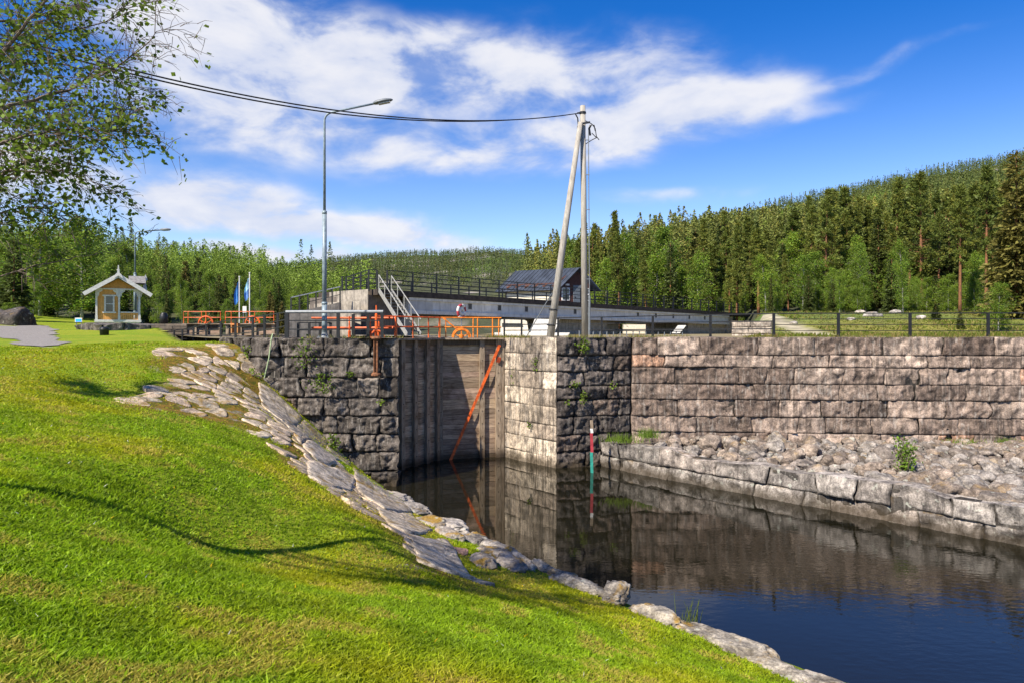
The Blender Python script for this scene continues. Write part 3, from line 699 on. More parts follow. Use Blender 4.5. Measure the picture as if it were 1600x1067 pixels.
# ---------------------------------------------------------------- lock gates
def gate_leaf(root, p0, p1, zt, zb, seed, posts, brace=None, planks=True, nh=.21, om='orange', rails=(.45, .95), railposts=(), gear=None, railspan=(0, 1)):
    r = np.random.default_rng(seed); p0, p1 = np.asarray(p0, float), np.asarray(p1, float); L = np.hypot(*(p1-p0)); d = (p1-p0)/L; n = np.array([d[1], -d[0]])
    D3, N3 = np.r_[d, 0], np.r_[n, 0]
    def at(u, off, z): return np.array([p0[0]+d[0]*u*L+n[0]*off, p0[1]+d[1]*u*L+n[1]*off, z])
    mb = MB(); z = zt-.3
    while z > zb:
        h = nh*(.9+.25*r.random()); v = .62+.7*r.random(); th = r.uniform(-.008, .008)
        mb.obox(at(0, th, z-h+.012), D3*L, N3*-.09, (0, 0, h-.012), np.array([1, .96+.06*r.random(), .92+.1*r.random()])*v); z -= h
    mb.obox(at(0, -.05, zb), D3*L, N3*-.05, (0, 0, zt-zb-.3), (.12, .1, .1))
    part('planking', mb, M['plank'], root)
    mb = MB(); mb.obox(at(-.01, .1, zt-.3), D3*L*1.02, N3*-.22, (0, 0, .22), (.42, .4, .38)); part('top_beam', mb, M['post'], root)
    mb = MB(); mb.obox(at(-.02, .32, zt-.075), D3*L*1.04, N3*-.7, (0, 0, .07), (1.1, 1.1, 1.1)); part('walkway', mb, M['post'], root)
    for u, w in posts:
        mb = MB(); mb.obox(at(u, .15, zb)-D3*w/2, D3*w, N3*-.15, (0, 0, zt-zb-.08), np.ones(3)*(.8+.3*r.random()))
        for k in range(9):
            zz = zt-.4-k*.52
            mb.bar(at(u, .149, zz), at(u, .165, zz), .035, .035, (.3, .28, .26))
        part('gate_post', mb, M['post'], root)
    if brace:
        mb = MB(); (u0, z0), (u1, z1) = brace; mb.bar(at(u0, .2, z0), at(u1, .2, z1), .11, .02, up=N3); mb.bar(at(u0+.0, .215, z0-.5), at(u0-.03, .215, z0-.72), .13, .03, (.5, .4, .4), up=N3)
        part('diagonal_brace', mb, M['orange'], root)
    if railposts:
        mb = MB(); a, b = railspan
        for h in rails: mb.tube([at(a, .2, zt+h), at((a+b)/2, .2, zt+h), at(b, .2, zt+h)], .032, 6)
        for u in railposts: mb.tube([at(u, .2, zt), at(u, .2, zt+rails[-1])], .026, 6)
        part('guard_rail', mb, M[om], root)
    if gear:
        u, rr = gear; mb = MB(); c = at(u, .25, zt)
        mb.ring(c, D3, (0, 0, 1), rr, .045, 0, math.pi, 20)
        for a in (.5, 1.57, 2.64): mb.bar(c, c+rr*(math.cos(a)*D3+math.sin(a)*np.array([0, 0, 1])), .05, .03)
        for a in np.linspace(.1, 3.04, 22): q_ = c+(rr+.05)*(math.cos(a)*D3+math.sin(a)*np.array([0, 0, 1])); mb.box(q_, (.045, .05, .05))
        mb.lathe(c+np.array([0, 0, -.02]), [(.09, 0), (.09, .14)], 10)
        part('sector_gear', mb, M[om], root)
    return at
MIT = np.array((-3.04, 27.75))
gr = thing('lock_gate', 'tall weathered timber gate leaf facing the basin, with an orange diagonal brace and gear', 'lock gate', (*MIT, ZW), 'leaves of the lower lock gate')
at = gate_leaf(gr, MIT, (-.5, 28.45), ZT-.02, -6, 1, [(.05, .17), (.7, .2), (.96, .2)], ((.975, -.55), (.17, -5.35)), om='orangegate', railposts=(.03, .12, .55, .62, .86, .96), gear=(.36, .33), rails=(.42, .8))
mb = MB(); mb.bar(at(.06, .22, ZT+.8), at(.3, .26, ZT+.3), .07, .05); part('gear_arm', mb, M['orangegate'], gr)
gl = thing('lock_gate', 'foreshortened dark timber gate leaf meeting the dark left wall, almost edge-on', 'lock gate', (-4.2, 24.3, ZW), 'leaves of the lower lock gate')
at2 = gate_leaf(gl, (-5.05, 24.5), MIT+np.array((-.02, -.12)), ZT-.02, -6, 2, [(.42, .2), (.62, .2), (.82, .2), (.99, .16)], om='orange', railposts=(.05, .3, .55, .8, .98), rails=(.42, .8))
# timbers of the hollow quoin at each side
mb = MB(); mb.tube([(-.42, 28.5, -6), (-.42, 28.5, ZT)], .17, 10); solo('quoin_post', mb, M['post'], 'round timber hinge post between the gate and the pale pier', 'post', loc=(-.42, 28.5, -6))
# orange winch stand and rail on the dark wall behind the lamp
def railing(root, pts, height, rails, step, w=.05, rw=.03, mat='black', topmat=None, toprw=None, zoff=0., endposts=True, square=True, lean=None):
    """posts as parts, rails as one part"""
    pts = [np.asarray(p, float) for p in pts]; mr = MB(); mt = MB(); posts = []
    for i in range(len(pts)-1):
        a, b = pts[i], pts[i+1]; L = np.linalg.norm(b-a); m = max(1, round(L/step))
        for k in range(m+(1 if i == len(pts)-2 else 0)): posts.append(a+(b-a)*k/m)
        for f in rails:
            tgt = mt if (topmat and f == rails[-1]) else mr; ww = toprw if (topmat and f == rails[-1] and toprw) else rw
            tgt.bar(a+[0, 0, height*f], b+[0, 0, height*f], ww, ww)
    if mr.V: part('rails', mr, M[mat], root)
    if mt.V: part('top_rail', mt, M[topmat], root)
    pm = None
    for p in posts[:100]:
        mb = MB(); mb.bar(p, p+[0, 0, height], w, w, up=(0, 1, 0)); mb.box(p+[0, 0, .01], (w*2.2, w*2.2, .02)); part('post', mb, M[mat], root)
wr = thing('guard_rail', 'short red-orange guard rail on top of the dark wall behind the lamp post', 'guard rail', (-5.8, 25.6, ZT))
mb = MB()
for h in (.36, .72): mb.tube([(-7.4, 25.2, ZT+h), (-5.9, 25.3, ZT+h), (-4.35, 25.0, ZT+h)], .04, 6)
part('rails', mb, M['orange'], wr)
for px in (528, 546, 578, 618):
    mb = MB(); x = XD(px, 25.2); mb.tube([(x, 25.2, ZT-.03), (x, 25.2, ZT+.78)], .03, 6); mb.tube([(x, 25.2, ZT-.03), (x, 25.2, ZT+.25)], .055, 6); part('post', mb, M['orange'], wr)
ws = thing('winch', 'orange winch spindle over an arched iron stand beside the rusty post', 'winch', (XD(588, 24.2), 24.2, ZT))
x = XD(588, 24.2)
mb = MB(); mb.ring((x, 24.2, ZT), (1, 0, 0), (0, 0, 1), .27, .035, 0, math.pi, 16); mb.ring((x, 24.2, ZT), (.5, .86, 0), (0, 0, 1), .27, .03, 0, math.pi, 16); part('stand', mb, M['orange'], ws)
mb = MB(); mb.tube([(x, 24.2, ZT), (x, 24.2, ZT+.85)], .05, 8); mb.tube([(x, 24.2, ZT+.85), (x, 24.2, ZT+1.15)], .025, 8); mb.bar((x-.0, 24.2, ZT+.6), (x+.07, 24.2, ZT), .05, .05); part('spindle', mb, M['orange'], ws)
# rusty post hung on the wall face
x = XD(588, 22.75)
rp = thing('fender_post', 'rusty iron post bolted upright to the face of the dark wall below the railing corner', 'post', (x, 22.72, -1.2))
mb = MB(); mb.box((x, 22.72, -1.65+.85), (.13, .12, 1.15), 0); mb.box((x+.055, 22.68, -.8), (.03, .14, 1.15)); mb.box((x-.055, 22.68, -.8), (.03, .14, 1.15)); part('channel', mb, M['rust'], rp)
mb = MB(); mb.lathe((x, 22.72, -.26), [(.17, 0), (.19, .03), (.16, .08), (.05, .1)], 12); part('cap', mb, M['rust'], rp)
mb = MB(); mb.lathe((x, 22.72, -3.45), [(.08, 0), (.17, .03), (.17, .08), (.1, .12)], 12); 
mb2 = MB(); mb2.lathe((x, 22.72, -1.48), [(.08, 0), (.17, .03), (.17, .08), (.1, .14)], 12); part('shoe', mb2, M['rust'], rp)
# upper gate at the far end of the chamber
D = 50.; zt = .58
for (a, b, gx_, lab) in ((XD(289, D), XD(347, D), .6, 'distant orange-railed upper gate leaf, left of the white flagpoles'), (XD(354, D), XD(430, D), .56, 'distant orange-railed upper gate leaf beneath the two white flagpoles')):
    g = thing('lock_gate', lab, 'lock gate', ((a+b)/2, D, 0), 'leaves of the upper lock gate')
    gate_leaf(g, (a, D), (b, D), zt, -3, 5, [(.03, .2), (.3, .18), (.6, .18), (.97, .2)], rails=(.42, .85), railposts=(0, .12, .48, .6, .99), gear=(gx_, .5))
mb = MB(); masonry(mb, [(XD(236, 46), 46), (XD(292, 46), 46)], .52, -1.2, .2, (1, 3), .4, .03, .04, .02, .01, ((.3, .26, .21), (.42, .36, .3)), 21, 2.); solo('gate_abutment', mb, M['concrete'], 'striped pale concrete abutment left of the distant orange gates', 'abutment')
mb = MB(); masonry(mb, [(XD(120, 41), 41), (XD(160, 40), 40), (XD(237, 42), 42)], .42, -1.2, .5, (.6, 1.4), .12, .1, .1, .16, .1, ((.1, .09, .08), (.17, .15, .13)), 22, 4., False, .12); solo('terrace_wall', mb, M['lw'], 'rough dark stone terrace wall below the ochre hut', 'wall', None, True)

# ---------------------------------------------------------------- leafy plants on the walls
def leafquads(C, Nn, size, r, asp=.75, up=.3):
    n = len(C); a = r.normal(0, 1, (n, 3)); a[:, 2] *= .7; a /= np.linalg.norm(a, axis=1)[:, None]+1e-9
    b = r.normal(0, 1, (n, 3))+np.array([0, -.0, up]); b -= a*(a*b).sum(1)[:, None]; b /= np.linalg.norm(b, axis=1)[:, None]+1e-9
    s = (size*(.7+.6*r.random(n)))[:, None] if np.ndim(size) == 0 else size[:, None]
    V = np.stack([C-a*s*.5, C+b*s*.5*asp, C+a*s*.5, C-b*s*.5*asp], 1).reshape(-1, 3); k = np.arange(n)*4
    return V, np.stack([k, k+1, k+2, k+3], 1)
def wall_plant(px, py, hp, wp, D, lab, seed, name='wall_plant', n=150, ls=.085, grass=False, col=(.14, .22, .025)):
    r = np.random.default_rng(seed); c = W(px, py, D); sc = D/F; root = thing(name, lab, 'plant', c)
    mb = MB(); cs = []
    for i in range(7):
        e = c+np.array([r.normal(0, wp*.35)*sc, -.05-.15*r.random(), (r.random()-.5)*hp*sc]); m_ = (c+e)/2+[0, -.08, .03]; b_ = c+np.array([0, .12, -hp*.3*sc]); mb.tube([b_, m_, e], [.012, .009, .004], 5)
    part('stem', mb, M['twig'], root)
    u = r.beta(2, 2, n); z = (u-.5)*hp*sc; x = r.normal(0, 1, n)*wp*.27*sc*(.5+np.sin(u*math.pi))
    P = c+np.stack([x, -.04-.16*r.random(n), z], 1); V, Fq = leafquads(P, None, ls, r); mb = MB()
    mb.add(V, [Fq], np.repeat(np.array(col)*(.6+.8*r.random((n, 1)))*np.array([1, 1, .8]), 4, 0)); part('foliage', mb, M['leaf'], root)
for a in [(478, 552, 58, 24, 22.9, 'tallest leafy green plant on the dark wall, hanging from the top course', 1), (505, 597, 34, 32, 22.85, 'bushy green plant in the third course of the dark wall', 2), (548, 584, 10, 12, 22.85, 'tiny sprig right of the bushy plant on the dark wall', 3, 'wall_plant', 30),
          (522, 690, 34, 16, 22.8, 'green plant low on the dark wall beside the coping', 4), (510, 700, 14, 30, 22.7, 'low spreading plant at the foot of the dark wall plants', 41, 'wall_plant', 60), (596, 628, 12, 9, 22.85, 'small sprig on the dark wall near the gate', 5, 'wall_plant', 26),
          (911, 540, 26, 14, 26.1, 'green plant below the utility pole on the top course of the dark pier face', 6), (897, 600, 14, 13, 26.15, 'small sprig in the third course of the dark pier face', 7, 'wall_plant', 40), (912, 622, 26, 9, 26.2, 'narrow plant in the fourth course of the dark pier face', 8, 'wall_plant', 70),
          (886, 627, 12, 8, 26.05, 'smallest sprig on the dark pier face, left of the narrow plant', 9, 'wall_plant', 26), (958, 600, 14, 9, 26.5, 'sprig in the inner corner of the dark pier face', 10, 'wall_plant', 30),
          (804, 585, 60, 8, 28.1, 'long thin trailing plant on the pale pier beside the gate', 11, 'wall_plant', 90, .07), (836, 568, 26, 10, 26.9, 'small trailing plant on the pale pier, high up right of the long one', 12, 'wall_plant', 60, .07), (826, 662, 14, 9, 27.1, 'lowest sprig on the pale pier', 13, 'wall_plant', 30, .07),
          (388, 548, 22, 12, 23.6, 'little plant on the rounded stones at the left end of the dark wall', 14, 'wall_plant', 40), (395, 585, 26, 26, 23.0, 'mossy green plant where the paving meets the dark wall', 15, 'wall_plant', 70), (628, 806, 10, 16, 20.6, 'tiny green plant among the broken edge slabs', 16, 'wall_plant', 30)]: wall_plant(*a)
def grass_clump(px, py, wp, D, lab, seed, n=160, h=.35):
    r = np.random.default_rng(seed); c = W(px, py, D); mb = MB(); sc = D/F
    for i in range(n):
        b_ = c+np.array([r.normal(0, wp*.3*sc), r.normal(0, .2), -.05]); l = r.normal(0, .14, 2); hh = h*(.5+.7*r.random()); wdt = np.array([.012, 0, 0])
        mb.add([b_-wdt, b_+wdt, b_+[l[0], l[1], hh]], [np.array([[0, 1, 2]])], np.array([.15, .23, .03])*(.6+.7*r.random()))
    solo('grass_clump', mb, M['leaf'], lab, 'grass')
grass_clump(972, 688, 46, 25.6, 'bright green grass clump at the foot of the inner corner', 1); grass_clump(1012, 680, 24, 26, 'smaller green grass clump at the left end of the rubble', 2)
grass_clump(1510, 690, 60, 25.6, 'long low strip of grass at the base of the pink wall', 3, 140, .2); grass_clump(1580, 692, 50, 25.3, 'grass tuft at the right end of the pink wall base', 4, 160, .25)
# shrub in the rubble
c = W(1414, 748, 20.4); root = thing('rubble_shrub', 'young leafy green shrub growing alone in the rubble', 'shrub', c); mb = MB(); r = np.random.default_rng(77); tips = []
for i in range(16):
    a = r.random()*6.3; l = .75+.55*r.random(); e = c+np.array([math.cos(a)*.34*r.random()*1.3, math.sin(a)*.34*r.random(), l]); mb.tube([c-[0, 0, .1], c*.5+e*.5+[0, 0, .08], e], [.014, .009, .004], 5); tips.append(e)
part('stem', mb, M['twig'], root)
P = []
for e in tips:
    for k in range(34): u = .2+.85*r.random(); P.append(c*(1-u)+e*u+r.normal(0, .085, 3))
V, Fq = leafquads(np.array(P), None, .085, r); mb = MB(); mb.add(V, [Fq], np.repeat(np.array([.16, .25, .03])*(.6+.8*r.random((len(P), 1))), 4, 0)); part('foliage', mb, M['leaf'], root)
# dry grass along the top of the walls
mb = MB(); n = 5200; u = rng.random(n); seg = [(np.array(PR1), np.array(PR2)), (np.array(PR2), np.array(PR3)), (np.array(PL1), np.array(PL2)), (np.array(PR1), np.array(PR0))]
for i in range(n):
    a, b = seg[rng.choice(4, p=[.14, .68, .1, .08])]; p = a+(b-a)*rng.random(); d_ = (b-a)/np.linalg.norm(b-a); nn = np.array([-d_[1], d_[0]]); p = p+nn*(.2+1.1*rng.random()**1.3)
    if fbm(np.array([[p[0]*.8, p[1]*.8, 0.]]), 2, 6)[0] < -.1: continue
    hh = .05+.13*rng.random(); l = rng.normal(0, .05, 2); b0 = np.r_[p, ZT-.02]; wdt = np.array([.01, 0, 0])
    mb.add([b0-wdt, b0+wdt, b0+[l[0], l[1], hh]], [np.array([[0, 1, 2]])], (np.array([.3, .23, .06]) if rng.random() < .6 else np.array([.16, .2, .04]))*(.6+.7*rng.random()))
part('wall_top_grass', mb, M['leaf'])['kind'] = 'stuff'
# water gauge
g = thing('water_gauge', 'slim striped water gauge staff, white, red and green, standing at the inner corner', 'gauge', W(924, 730, 25.2)); Dg = 25.2
for (y0, y1, mt) in ((656, 669, 'post'), (669, 676, 'white'), (676, 706, 'red'), (706, 740, 'teal'), (740, 760, 'red')):
    mb = MB(); a, b = W(924, y0, Dg), W(925, y1, Dg); mb.bar(a, b, .1, .05, up=(0, 1, 0)); part('band', mb, M[mt], g)
# light green hose over the wall edge
mb = MB(); mb.tube([W(426, 522, 23.2), W(424, 530, 23.05), W(420, 560, 23.0), W(413, 590, 22.95)], .022, 6); M['hose'] = simple('pale_green_hose', (.3, .38, .2), .6, .1); solo('hose', mb, M['hose'], 'pale green hose hanging over the left end of the dark wall', 'hose')
# ---------------------------------------------------------------- railings
def W3(px, py, D): return W(px, py, D)
r1 = thing('railing', 'short black railing with a thick grey top tube beside the lamp post', 'railing', (-6.1, 23.4, ZT))
mt = MB(); a, b = np.array((XD(447, 23.6), 23.6, ZT)), np.array((XD(599, 23.3), 23.3, ZT)); H = .9
mt.tube([a+[0, 0, H], b+[0, 0, H]], .055, 8); part('top_rail', mt, M['galv'], r1)
mr = MB()
for h in (.3, .6): mr.bar(a+[0, 0, h], b+[0, 0, h], .04, .04)
back = np.array((XD(447, 23.6)-.9, 25.2, ZT)); 
part('rails', mr, M['black'], r1)
for px in (449, 529, 597):
    mb = MB(); u = (px-447)/152; p = a+(b-a)*u; mb.bar(p, p+[0, 0, H], .11, .07, up=(0, 1, 0)); mb.box(p+[0, 0, .01], (.2, .2, .02)); part('post', mb, M['black'], r1)
r2 = thing('railing', 'black railing with taller posts in front of the orange gear on the dark wall', 'railing', (-5, 24.6, ZT))
railing(r2, [(XD(552, 24.4), 24.4, ZT), (XD(578, 24.4), 24.1, ZT)], .84, (.35, .7, 1), .6, .1, .035)
r2b = thing('railing', 'low pair of black rail posts behind the lamp railing, beside the yellow stay', 'railing', (-8.3, 25, ZT))
railing(r2b, [(XD(466, 25), 25, ZT), (XD(482, 25), 25.1, ZT), (XD(512, 25), 25.4, ZT)], .55, (.5, 1), .5, .08, .035)
# railing stepping away along the chamber
r3 = thing('railing', 'long black railing running down from the lamp post towards the ochre hut', 'railing', W(400, 530, 27))
pts = [W(447, 518, 24.6), W(434, 522, 25.6), W(395, 529, 28.5), W(345, 533, 33.5), W(285, 536, 41), W(250, 537, 47)]
tops = [W(447, 488, 24.6), W(434, 490, 25.6), W(395, 496, 28.5), W(345, 502.5, 33.5), W(285, 515, 41), W(250, 519, 47)]
mr = MB()
for i in range(len(pts)-1):
    for f in (.3, .62, 1.): mr.bar(pts[i]*(1-f)+tops[i]*f, pts[i+1]*(1-f)+tops[i+1]*f, .04, .04)
part('rails', mr, M['black'], r3)
for i in range(len(pts)-1):
    m_ = [1, 2, 2, 3, 3][i]
    for k in range(m_+(i == len(pts)-2)):
        u = k/m_; p = pts[i]*(1-u)+pts[i+1]*u; q_ = tops[i]*(1-u)+tops[i+1]*u; mb = MB(); mb.bar(p-[0, 0, .25], q_, .085, .085, up=(0, 1, 0)); part('post', mb, M['black'], r3)
# dark wall pier railing
r4 = thing('railing', 'long plain black railing along the top of the pink retaining wall and the pale pier', 'railing', (4.5, 28, ZT))
K0 = np.array((-.46, 37.5, ZT-.05)); K1 = np.array((XD(1209, 27.6), 27.6, ZT)); K2 = np.array((34., 25.6, ZT)); H = .95
mr = MB()
for h in (.33, .64, .95):
    mr.bar(K0+[0, 0, h], K1+[0, 0, h], .045, .045)
for h in (.25, .5, .72, .95): mr.bar(K1+[0, 0, h], K2+[0, 0, h], .045 if h > .9 else .028, .045 if h > .9 else .028)
part('rails', mr, M['black'], r4)
def at_px(a, b, px):
    k = (px-CX)/F; u = (k*a[1]-a[0])/((b[0]-a[0])-k*(b[1]-a[1])); return a+(b-a)*u
for px in (788, 815, 872, 940, 1020, 1110, 1209): 
    p = at_px(K0, K1, px); mb = MB(); mb.bar(p, p+[0, 0, H], .1, .07, up=(0, 1, 0)); mb.box(p+[0, 0, .01], (.2, .2, .02)); part('post', mb, M['black'], r4)
for px in (1310, 1422, 1544, 1676):
    p = at_px(K1, K2, px); mb = MB(); mb.bar(p, p+[0, 0, H], .1, .07, up=(0, 1, 0)); mb.box(p+[0, 0, .01], (.2, .2, .02)); part('post', mb, M['black'], r4)

# ---------------------------------------------------------------- street lamps
def lamp(root, base, H, arm, rise, sc=1., dirv=(1, 0, 0)):
    base = np.asarray(base, float); d = np.asarray(dirv, float)
    mb = MB(); hs = H*.56; mb.tube([base, base+[0, 0, hs*.27]], .092*sc, 12); mb.tube([base+[0, 0, hs*.27], base+[0, 0, hs]], .078*sc, 12); mb.tube([base+[0, 0, hs*.265], base+[0, 0, hs*.285]], .1*sc, 12)
    mb.tube([base+[0, 0, hs*.985], base+[0, 0, hs*1.01]], .085*sc, 12); part('pole', mb, M['lampsteel'], root, True)
    mb = MB(); top = base+[0, 0, H-.25]; pts = [base+[0, 0, hs], top]
    for a in np.linspace(.2, 1.35, 5): pts.append(top+d*.32*(1-math.cos(a))+np.array([0, 0, .3*math.sin(a)]))
    e = top+d*arm+np.array([0, 0, rise+.3]); pts.append(e); mb.tube(pts, [.05*sc]+[.038*sc]*(len(pts)-1), 8); part('arm', mb, M['lampsteel'], root, True)
    u = (e-pts[-2]); u /= np.linalg.norm(u); sd_ = np.cross(u, (0, 0, 1)); sd_ /= np.linalg.norm(sd_); up_ = np.cross(sd_, u)
    mb = MB(); rings = []; n = 14
    for s, w, h in ((-.05, .05, .05), (0, .1, .08), (.12, .14, .1), (.4, .15, .1), (.58, .09, .06), (.64, .02, .02)):
        a = np.arange(n)*2*math.pi/n; rings.append((e+u*s*sc)[None]+np.outer(np.cos(a)*w*sc, sd_)+np.outer(np.where(np.sin(a) > 0, np.sin(a)*h, np.sin(a)*h*.45)*sc, up_))
    V = np.concatenate(rings); k = np.arange(n); f = [np.stack([i*n+k, i*n+(k+1) % n, (i+1)*n+(k+1) % n, (i+1)*n+k], 1) for i in range(5)]
    mb.add(V, [np.concatenate(f), k[::-1], k+5*n]); hd = part('lamp_head', mb, M['galv'], root, True)
    mb = MB(); c = e+u*.33*sc-up_*.05*sc; mb.obox(c-u*.2*sc-sd_*.08*sc-up_*.02*sc, u*.4*sc, sd_*.16*sc, up_*.03*sc); part('lens', mb, M['lens'], hd)
    mb = MB(); mb.box(base+[0, 0, .02], (.42*sc, .42*sc, .04)); 
    for sx in (-1, 1):
        for sy in (-1, 1): mb.tube([base+[sx*.15, sy*.15, .0], base+[sx*.15, sy*.15, .09]], .02, 6)
    mb.lathe(base, [(.15*sc, .04), (.1*sc, .14), (.09*sc, .22)], 12); part('base_plate', mb, M['galv'], root)
b = np.array((XD(507, 23.75), 23.75, ZT)); l1 = thing('street_lamp', 'tall slim grey street lamp standing on the dark lock wall', 'street lamp', b)
lamp(l1, b, 7.8, 1.75, .3, 1.0)
b = np.array((XD(211, 53.), 53., .4)); l2 = thing('street_lamp', 'distant grey street lamp rising behind the ochre hut', 'street lamp', b)
lamp(l2, b, 7.3, 2.0, .1, 1.25)

# ---------------------------------------------------------------- wooden power pole with its raking strut
DP = 30.; b = W(914, 527, DP); up_ = thing('utility_pole', 'tall grey wooden power pole propped by a leaning wooden strut', 'utility pole', b)
tp = W(910.5, 166, DP)
mb = MB(); mb.tube([b-[0, 0, .3], (b+tp)/2, tp], [.15, .13, .115], 14); part('pole', mb, M['pole'], up_, True)
sb, st = W(858, 530, DP-.7), W(907, 192, DP-.2)
mb = MB(); mb.tube([sb-[0, 0, .3], (sb+st)/2, st], [.17, .14, .105], 14); part('brace_pole', mb, M['pole'], up_, True)
for k in (.06, .13):
    mb = MB(); c = sb+(st-sb)*k; d = (st-sb)/np.linalg.norm(st-sb); mb.tube([c, c+d*.05], .19, 14); part('strap', mb, M['black'], up_)
mb = MB(); mb.tube([tp-[0, 0, .35], tp-[0, 0, .27]], .15, 12); mb.bar(tp+[-.25, -.05, -.34], tp+[.1, -.05, -.3], .06, .06); mb.bar(tp+[-.1, -.2, -.85], tp+[.3, -.2, -.78], .07, .07); part('bracket', mb, M['black'], up_)
mb = MB(); c = tp+np.array([.42, 0, -.9]); mb.tube([tp+[.1, 0, -.65], tp+[.4, 0, -.8], tp+[.55, 0, -1.0], tp+[.6, 0, -1.35], tp+[.72, 0, -1.5]], .02, 5); mb.tube([tp+[.1, 0, -1.7], tp+[.4, 0, -1.5], tp+[.65, 0, -1.38]], .02, 5)
mb.tube([tp+[.3, 0, -1.0], tp+[.4, 0, -.82], tp+[.5, 0, -.85], tp+[.55, 0, -1.1]], .025, 5); mb.tube([tp+[.33, 0, -1.3], tp+[.28, 0, -1.0], tp+[.34, 0, -.85]], .05, 6); mb.tube([tp+[.4, 0, -1.2], tp+[.6, 0, -1.4]], .02, 5)
mb.tube([tp+[-.32, 0, -.36], tp+[-.22, 0, -.55], tp+[-.2, 0, -.85]], .03, 5); mb.box(tp+[-.2, 0, -.98], (.09, .09, .2)); part('terminal_bracket', mb, M['black'], up_)
mb = MB(); x0 = .24; mb.tube([tp+[x0, -.08, -1.1], b+[x0-.05, -.08, 1.8]], .022, 6); mb.tube([b+[x0-.05, -.08, 1.8], b+[x0-.06, -.08, .1]], .05, 8)
for k in np.linspace(.15, .9, 6): q_ = tp+(b-tp)*k+np.array([.13, -.08, 0]); mb.box(q_, (.26, .04, .03))
part('conduit', mb, M['galv'], up_)
gw = thing('stay_wire', 'thin pale stay rod slanting down left from the leaning strut', 'stay wire', W(826, 527, 31)); mb = MB(); mb.tube([W(822, 527, 31), W(862, 459, 30.2)], .022, 6); part('rod', mb, M['galv'], gw)
# the two service cables: one sag each, from the pole past the lamp to a house beyond the birch
P0 = tp+np.array([-.2, 0, -.33]); P1 = np.array((-14.2, 14.0, 7.25))
for k, (dz, lab) in enumerate(((0, 'upper of the two black overhead cables between the wooden pole and the birch'), (-.1, 'lower of the two black overhead cables between the wooden pole and the birch'))):
    mb = MB(); u = np.linspace(0, 1, 40); pts = P0+(P1-P0)*u[:, None]; pts[:, 2] -= 4*u*(1-u)*1.3; pts[:, 2] += dz*np.clip(u*3-.5, 0, 1.0)
    mb.tube(pts, .022, 6); solo('overhead_cable', mb, M['cable'], lab, 'cable', 'overhead cables')

# ---------------------------------------------------------------- bridge over the dam
BA, BB = np.array((-7.8, 39.6, 2.45)), np.array((28.5, 81.6, 2.08)); bd = BB-BA; BL = np.linalg.norm(bd); bd /= BL
bh = np.array([bd[0], bd[1], 0]); bh /= np.linalg.norm(bh); bn = np.array([bh[1], -bh[0], 0])       # bn looks at the camera
br = thing('road_bridge', 'long grey concrete bridge with black railings crossing behind the lock', 'bridge', BA)
Zv = np.array([0, 0, 1.])
def uat(px): return (at_px(BA, BB, px)-BA)@bd
mb = MB(); mb.obox(BA-Zv*.34, bd*BL, -bn*6., Zv*.34); part('deck', mb, M['deckedge'], br)
u0, u1 = uat(641), uat(1141)
mb = MB(); g0 = BA+bd*u0-bn*.22-Zv*.342; mb.obox(g0-Zv*1.02, bd*(u1-u0), -bn*.5, Zv*1.02); mb.obox(g0-Zv*1.02+bn*.1, bd*(u1-u0), -bn*.1, Zv*.22, (.95, .95, .95)); mb.obox(g0-Zv*.18+bn*.12, bd*(u1-u0), -bn*.12, Zv*.16, (1.08, 1.08, 1.08))
mb.obox(g0+bn*.06-Zv*1.02, bd*2.0, -bn*.06, Zv*1.0, (.8, .8, .8)); part('girder', mb, M['girder'], br)
mb = MB(); mb.obox(BA+bd*u0-bn*5.4-Zv*1.36, bd*(u1-u0), -bn*.4, Zv*1.01, (.7, .7, .7)); part('girder', mb, M['girder'], br)
for px in (738, 784, 826, 902, 1000, 1028, 1055, 1080, 1104):
    mb = MB(); c = BA+bd*uat(px)-bn*.22-Zv*.62; mb.obox(c-bd*.16-Zv*.3+bn*.02, bd*.32, -bn*.06, Zv*.36, (.1, .1, .1)); mb.obox(c-bd*.21-Zv*.36+bn*.012, bd*.42, -bn*.04, Zv*.46, (.75, .75, .75)); part('drain_hole', mb, M['girder'], br)
def pier(pa, pb, zt_, mat='concrete', back=5.5, off=.6):
    a, b2 = uat(pa), uat(pb); mb = MB(); o_ = BA+bd*a-bn*off; o_[2] = -1; mb.obox(o_, bh*(b2-a), -bn*back, Zv*(zt_+1)); return part('bridge_pier', mb, M[mat], br)
pier(880, 966, 1.05, 'concrete', 4, 1.2); pier(966, 1003, 1.03, 'concrete', 5, 2.5); pier(1084, 1141, .86, 'concrete', 5)
pier(1141, 1150, 1.6, 'concrete', 5, .4)
pier(641, 652, 1.08)
def bridge_rail(off, pa, pb, step, lab, h=1.15, top='black'):
    rr = thing('railing', lab, 'railing', BA+bd*uat(pa)-bn*off); a, b2 = BA+bd*uat(pa)-bn*off, BA+bd*uat(pb)-bn*off; mr = MB()
    for f in (.27, .52, .77, 1.): mr.bar(a+Zv*h*f, b2+Zv*h*f, .045 if f < 1 else .06, .045)
    part('rails', mr, M[top], rr); L = np.linalg.norm(b2-a); m_ = round(L/step)
    for k in range(m_+1): mb = MB(); p = a+(b2-a)*k/m_; mb.bar(p, p+Zv*h, .1, .08, up=(0, 1, 0)); part('post', mb, M['black'], rr)
bridge_rail(.12, 607, 1195, 1.95, 'long black bridge railing on the near edge of the concrete bridge'); bridge_rail(5.9, 626, 1190, 1.95, 'black railing on the far edge of the concrete bridge, its posts between the near ones')
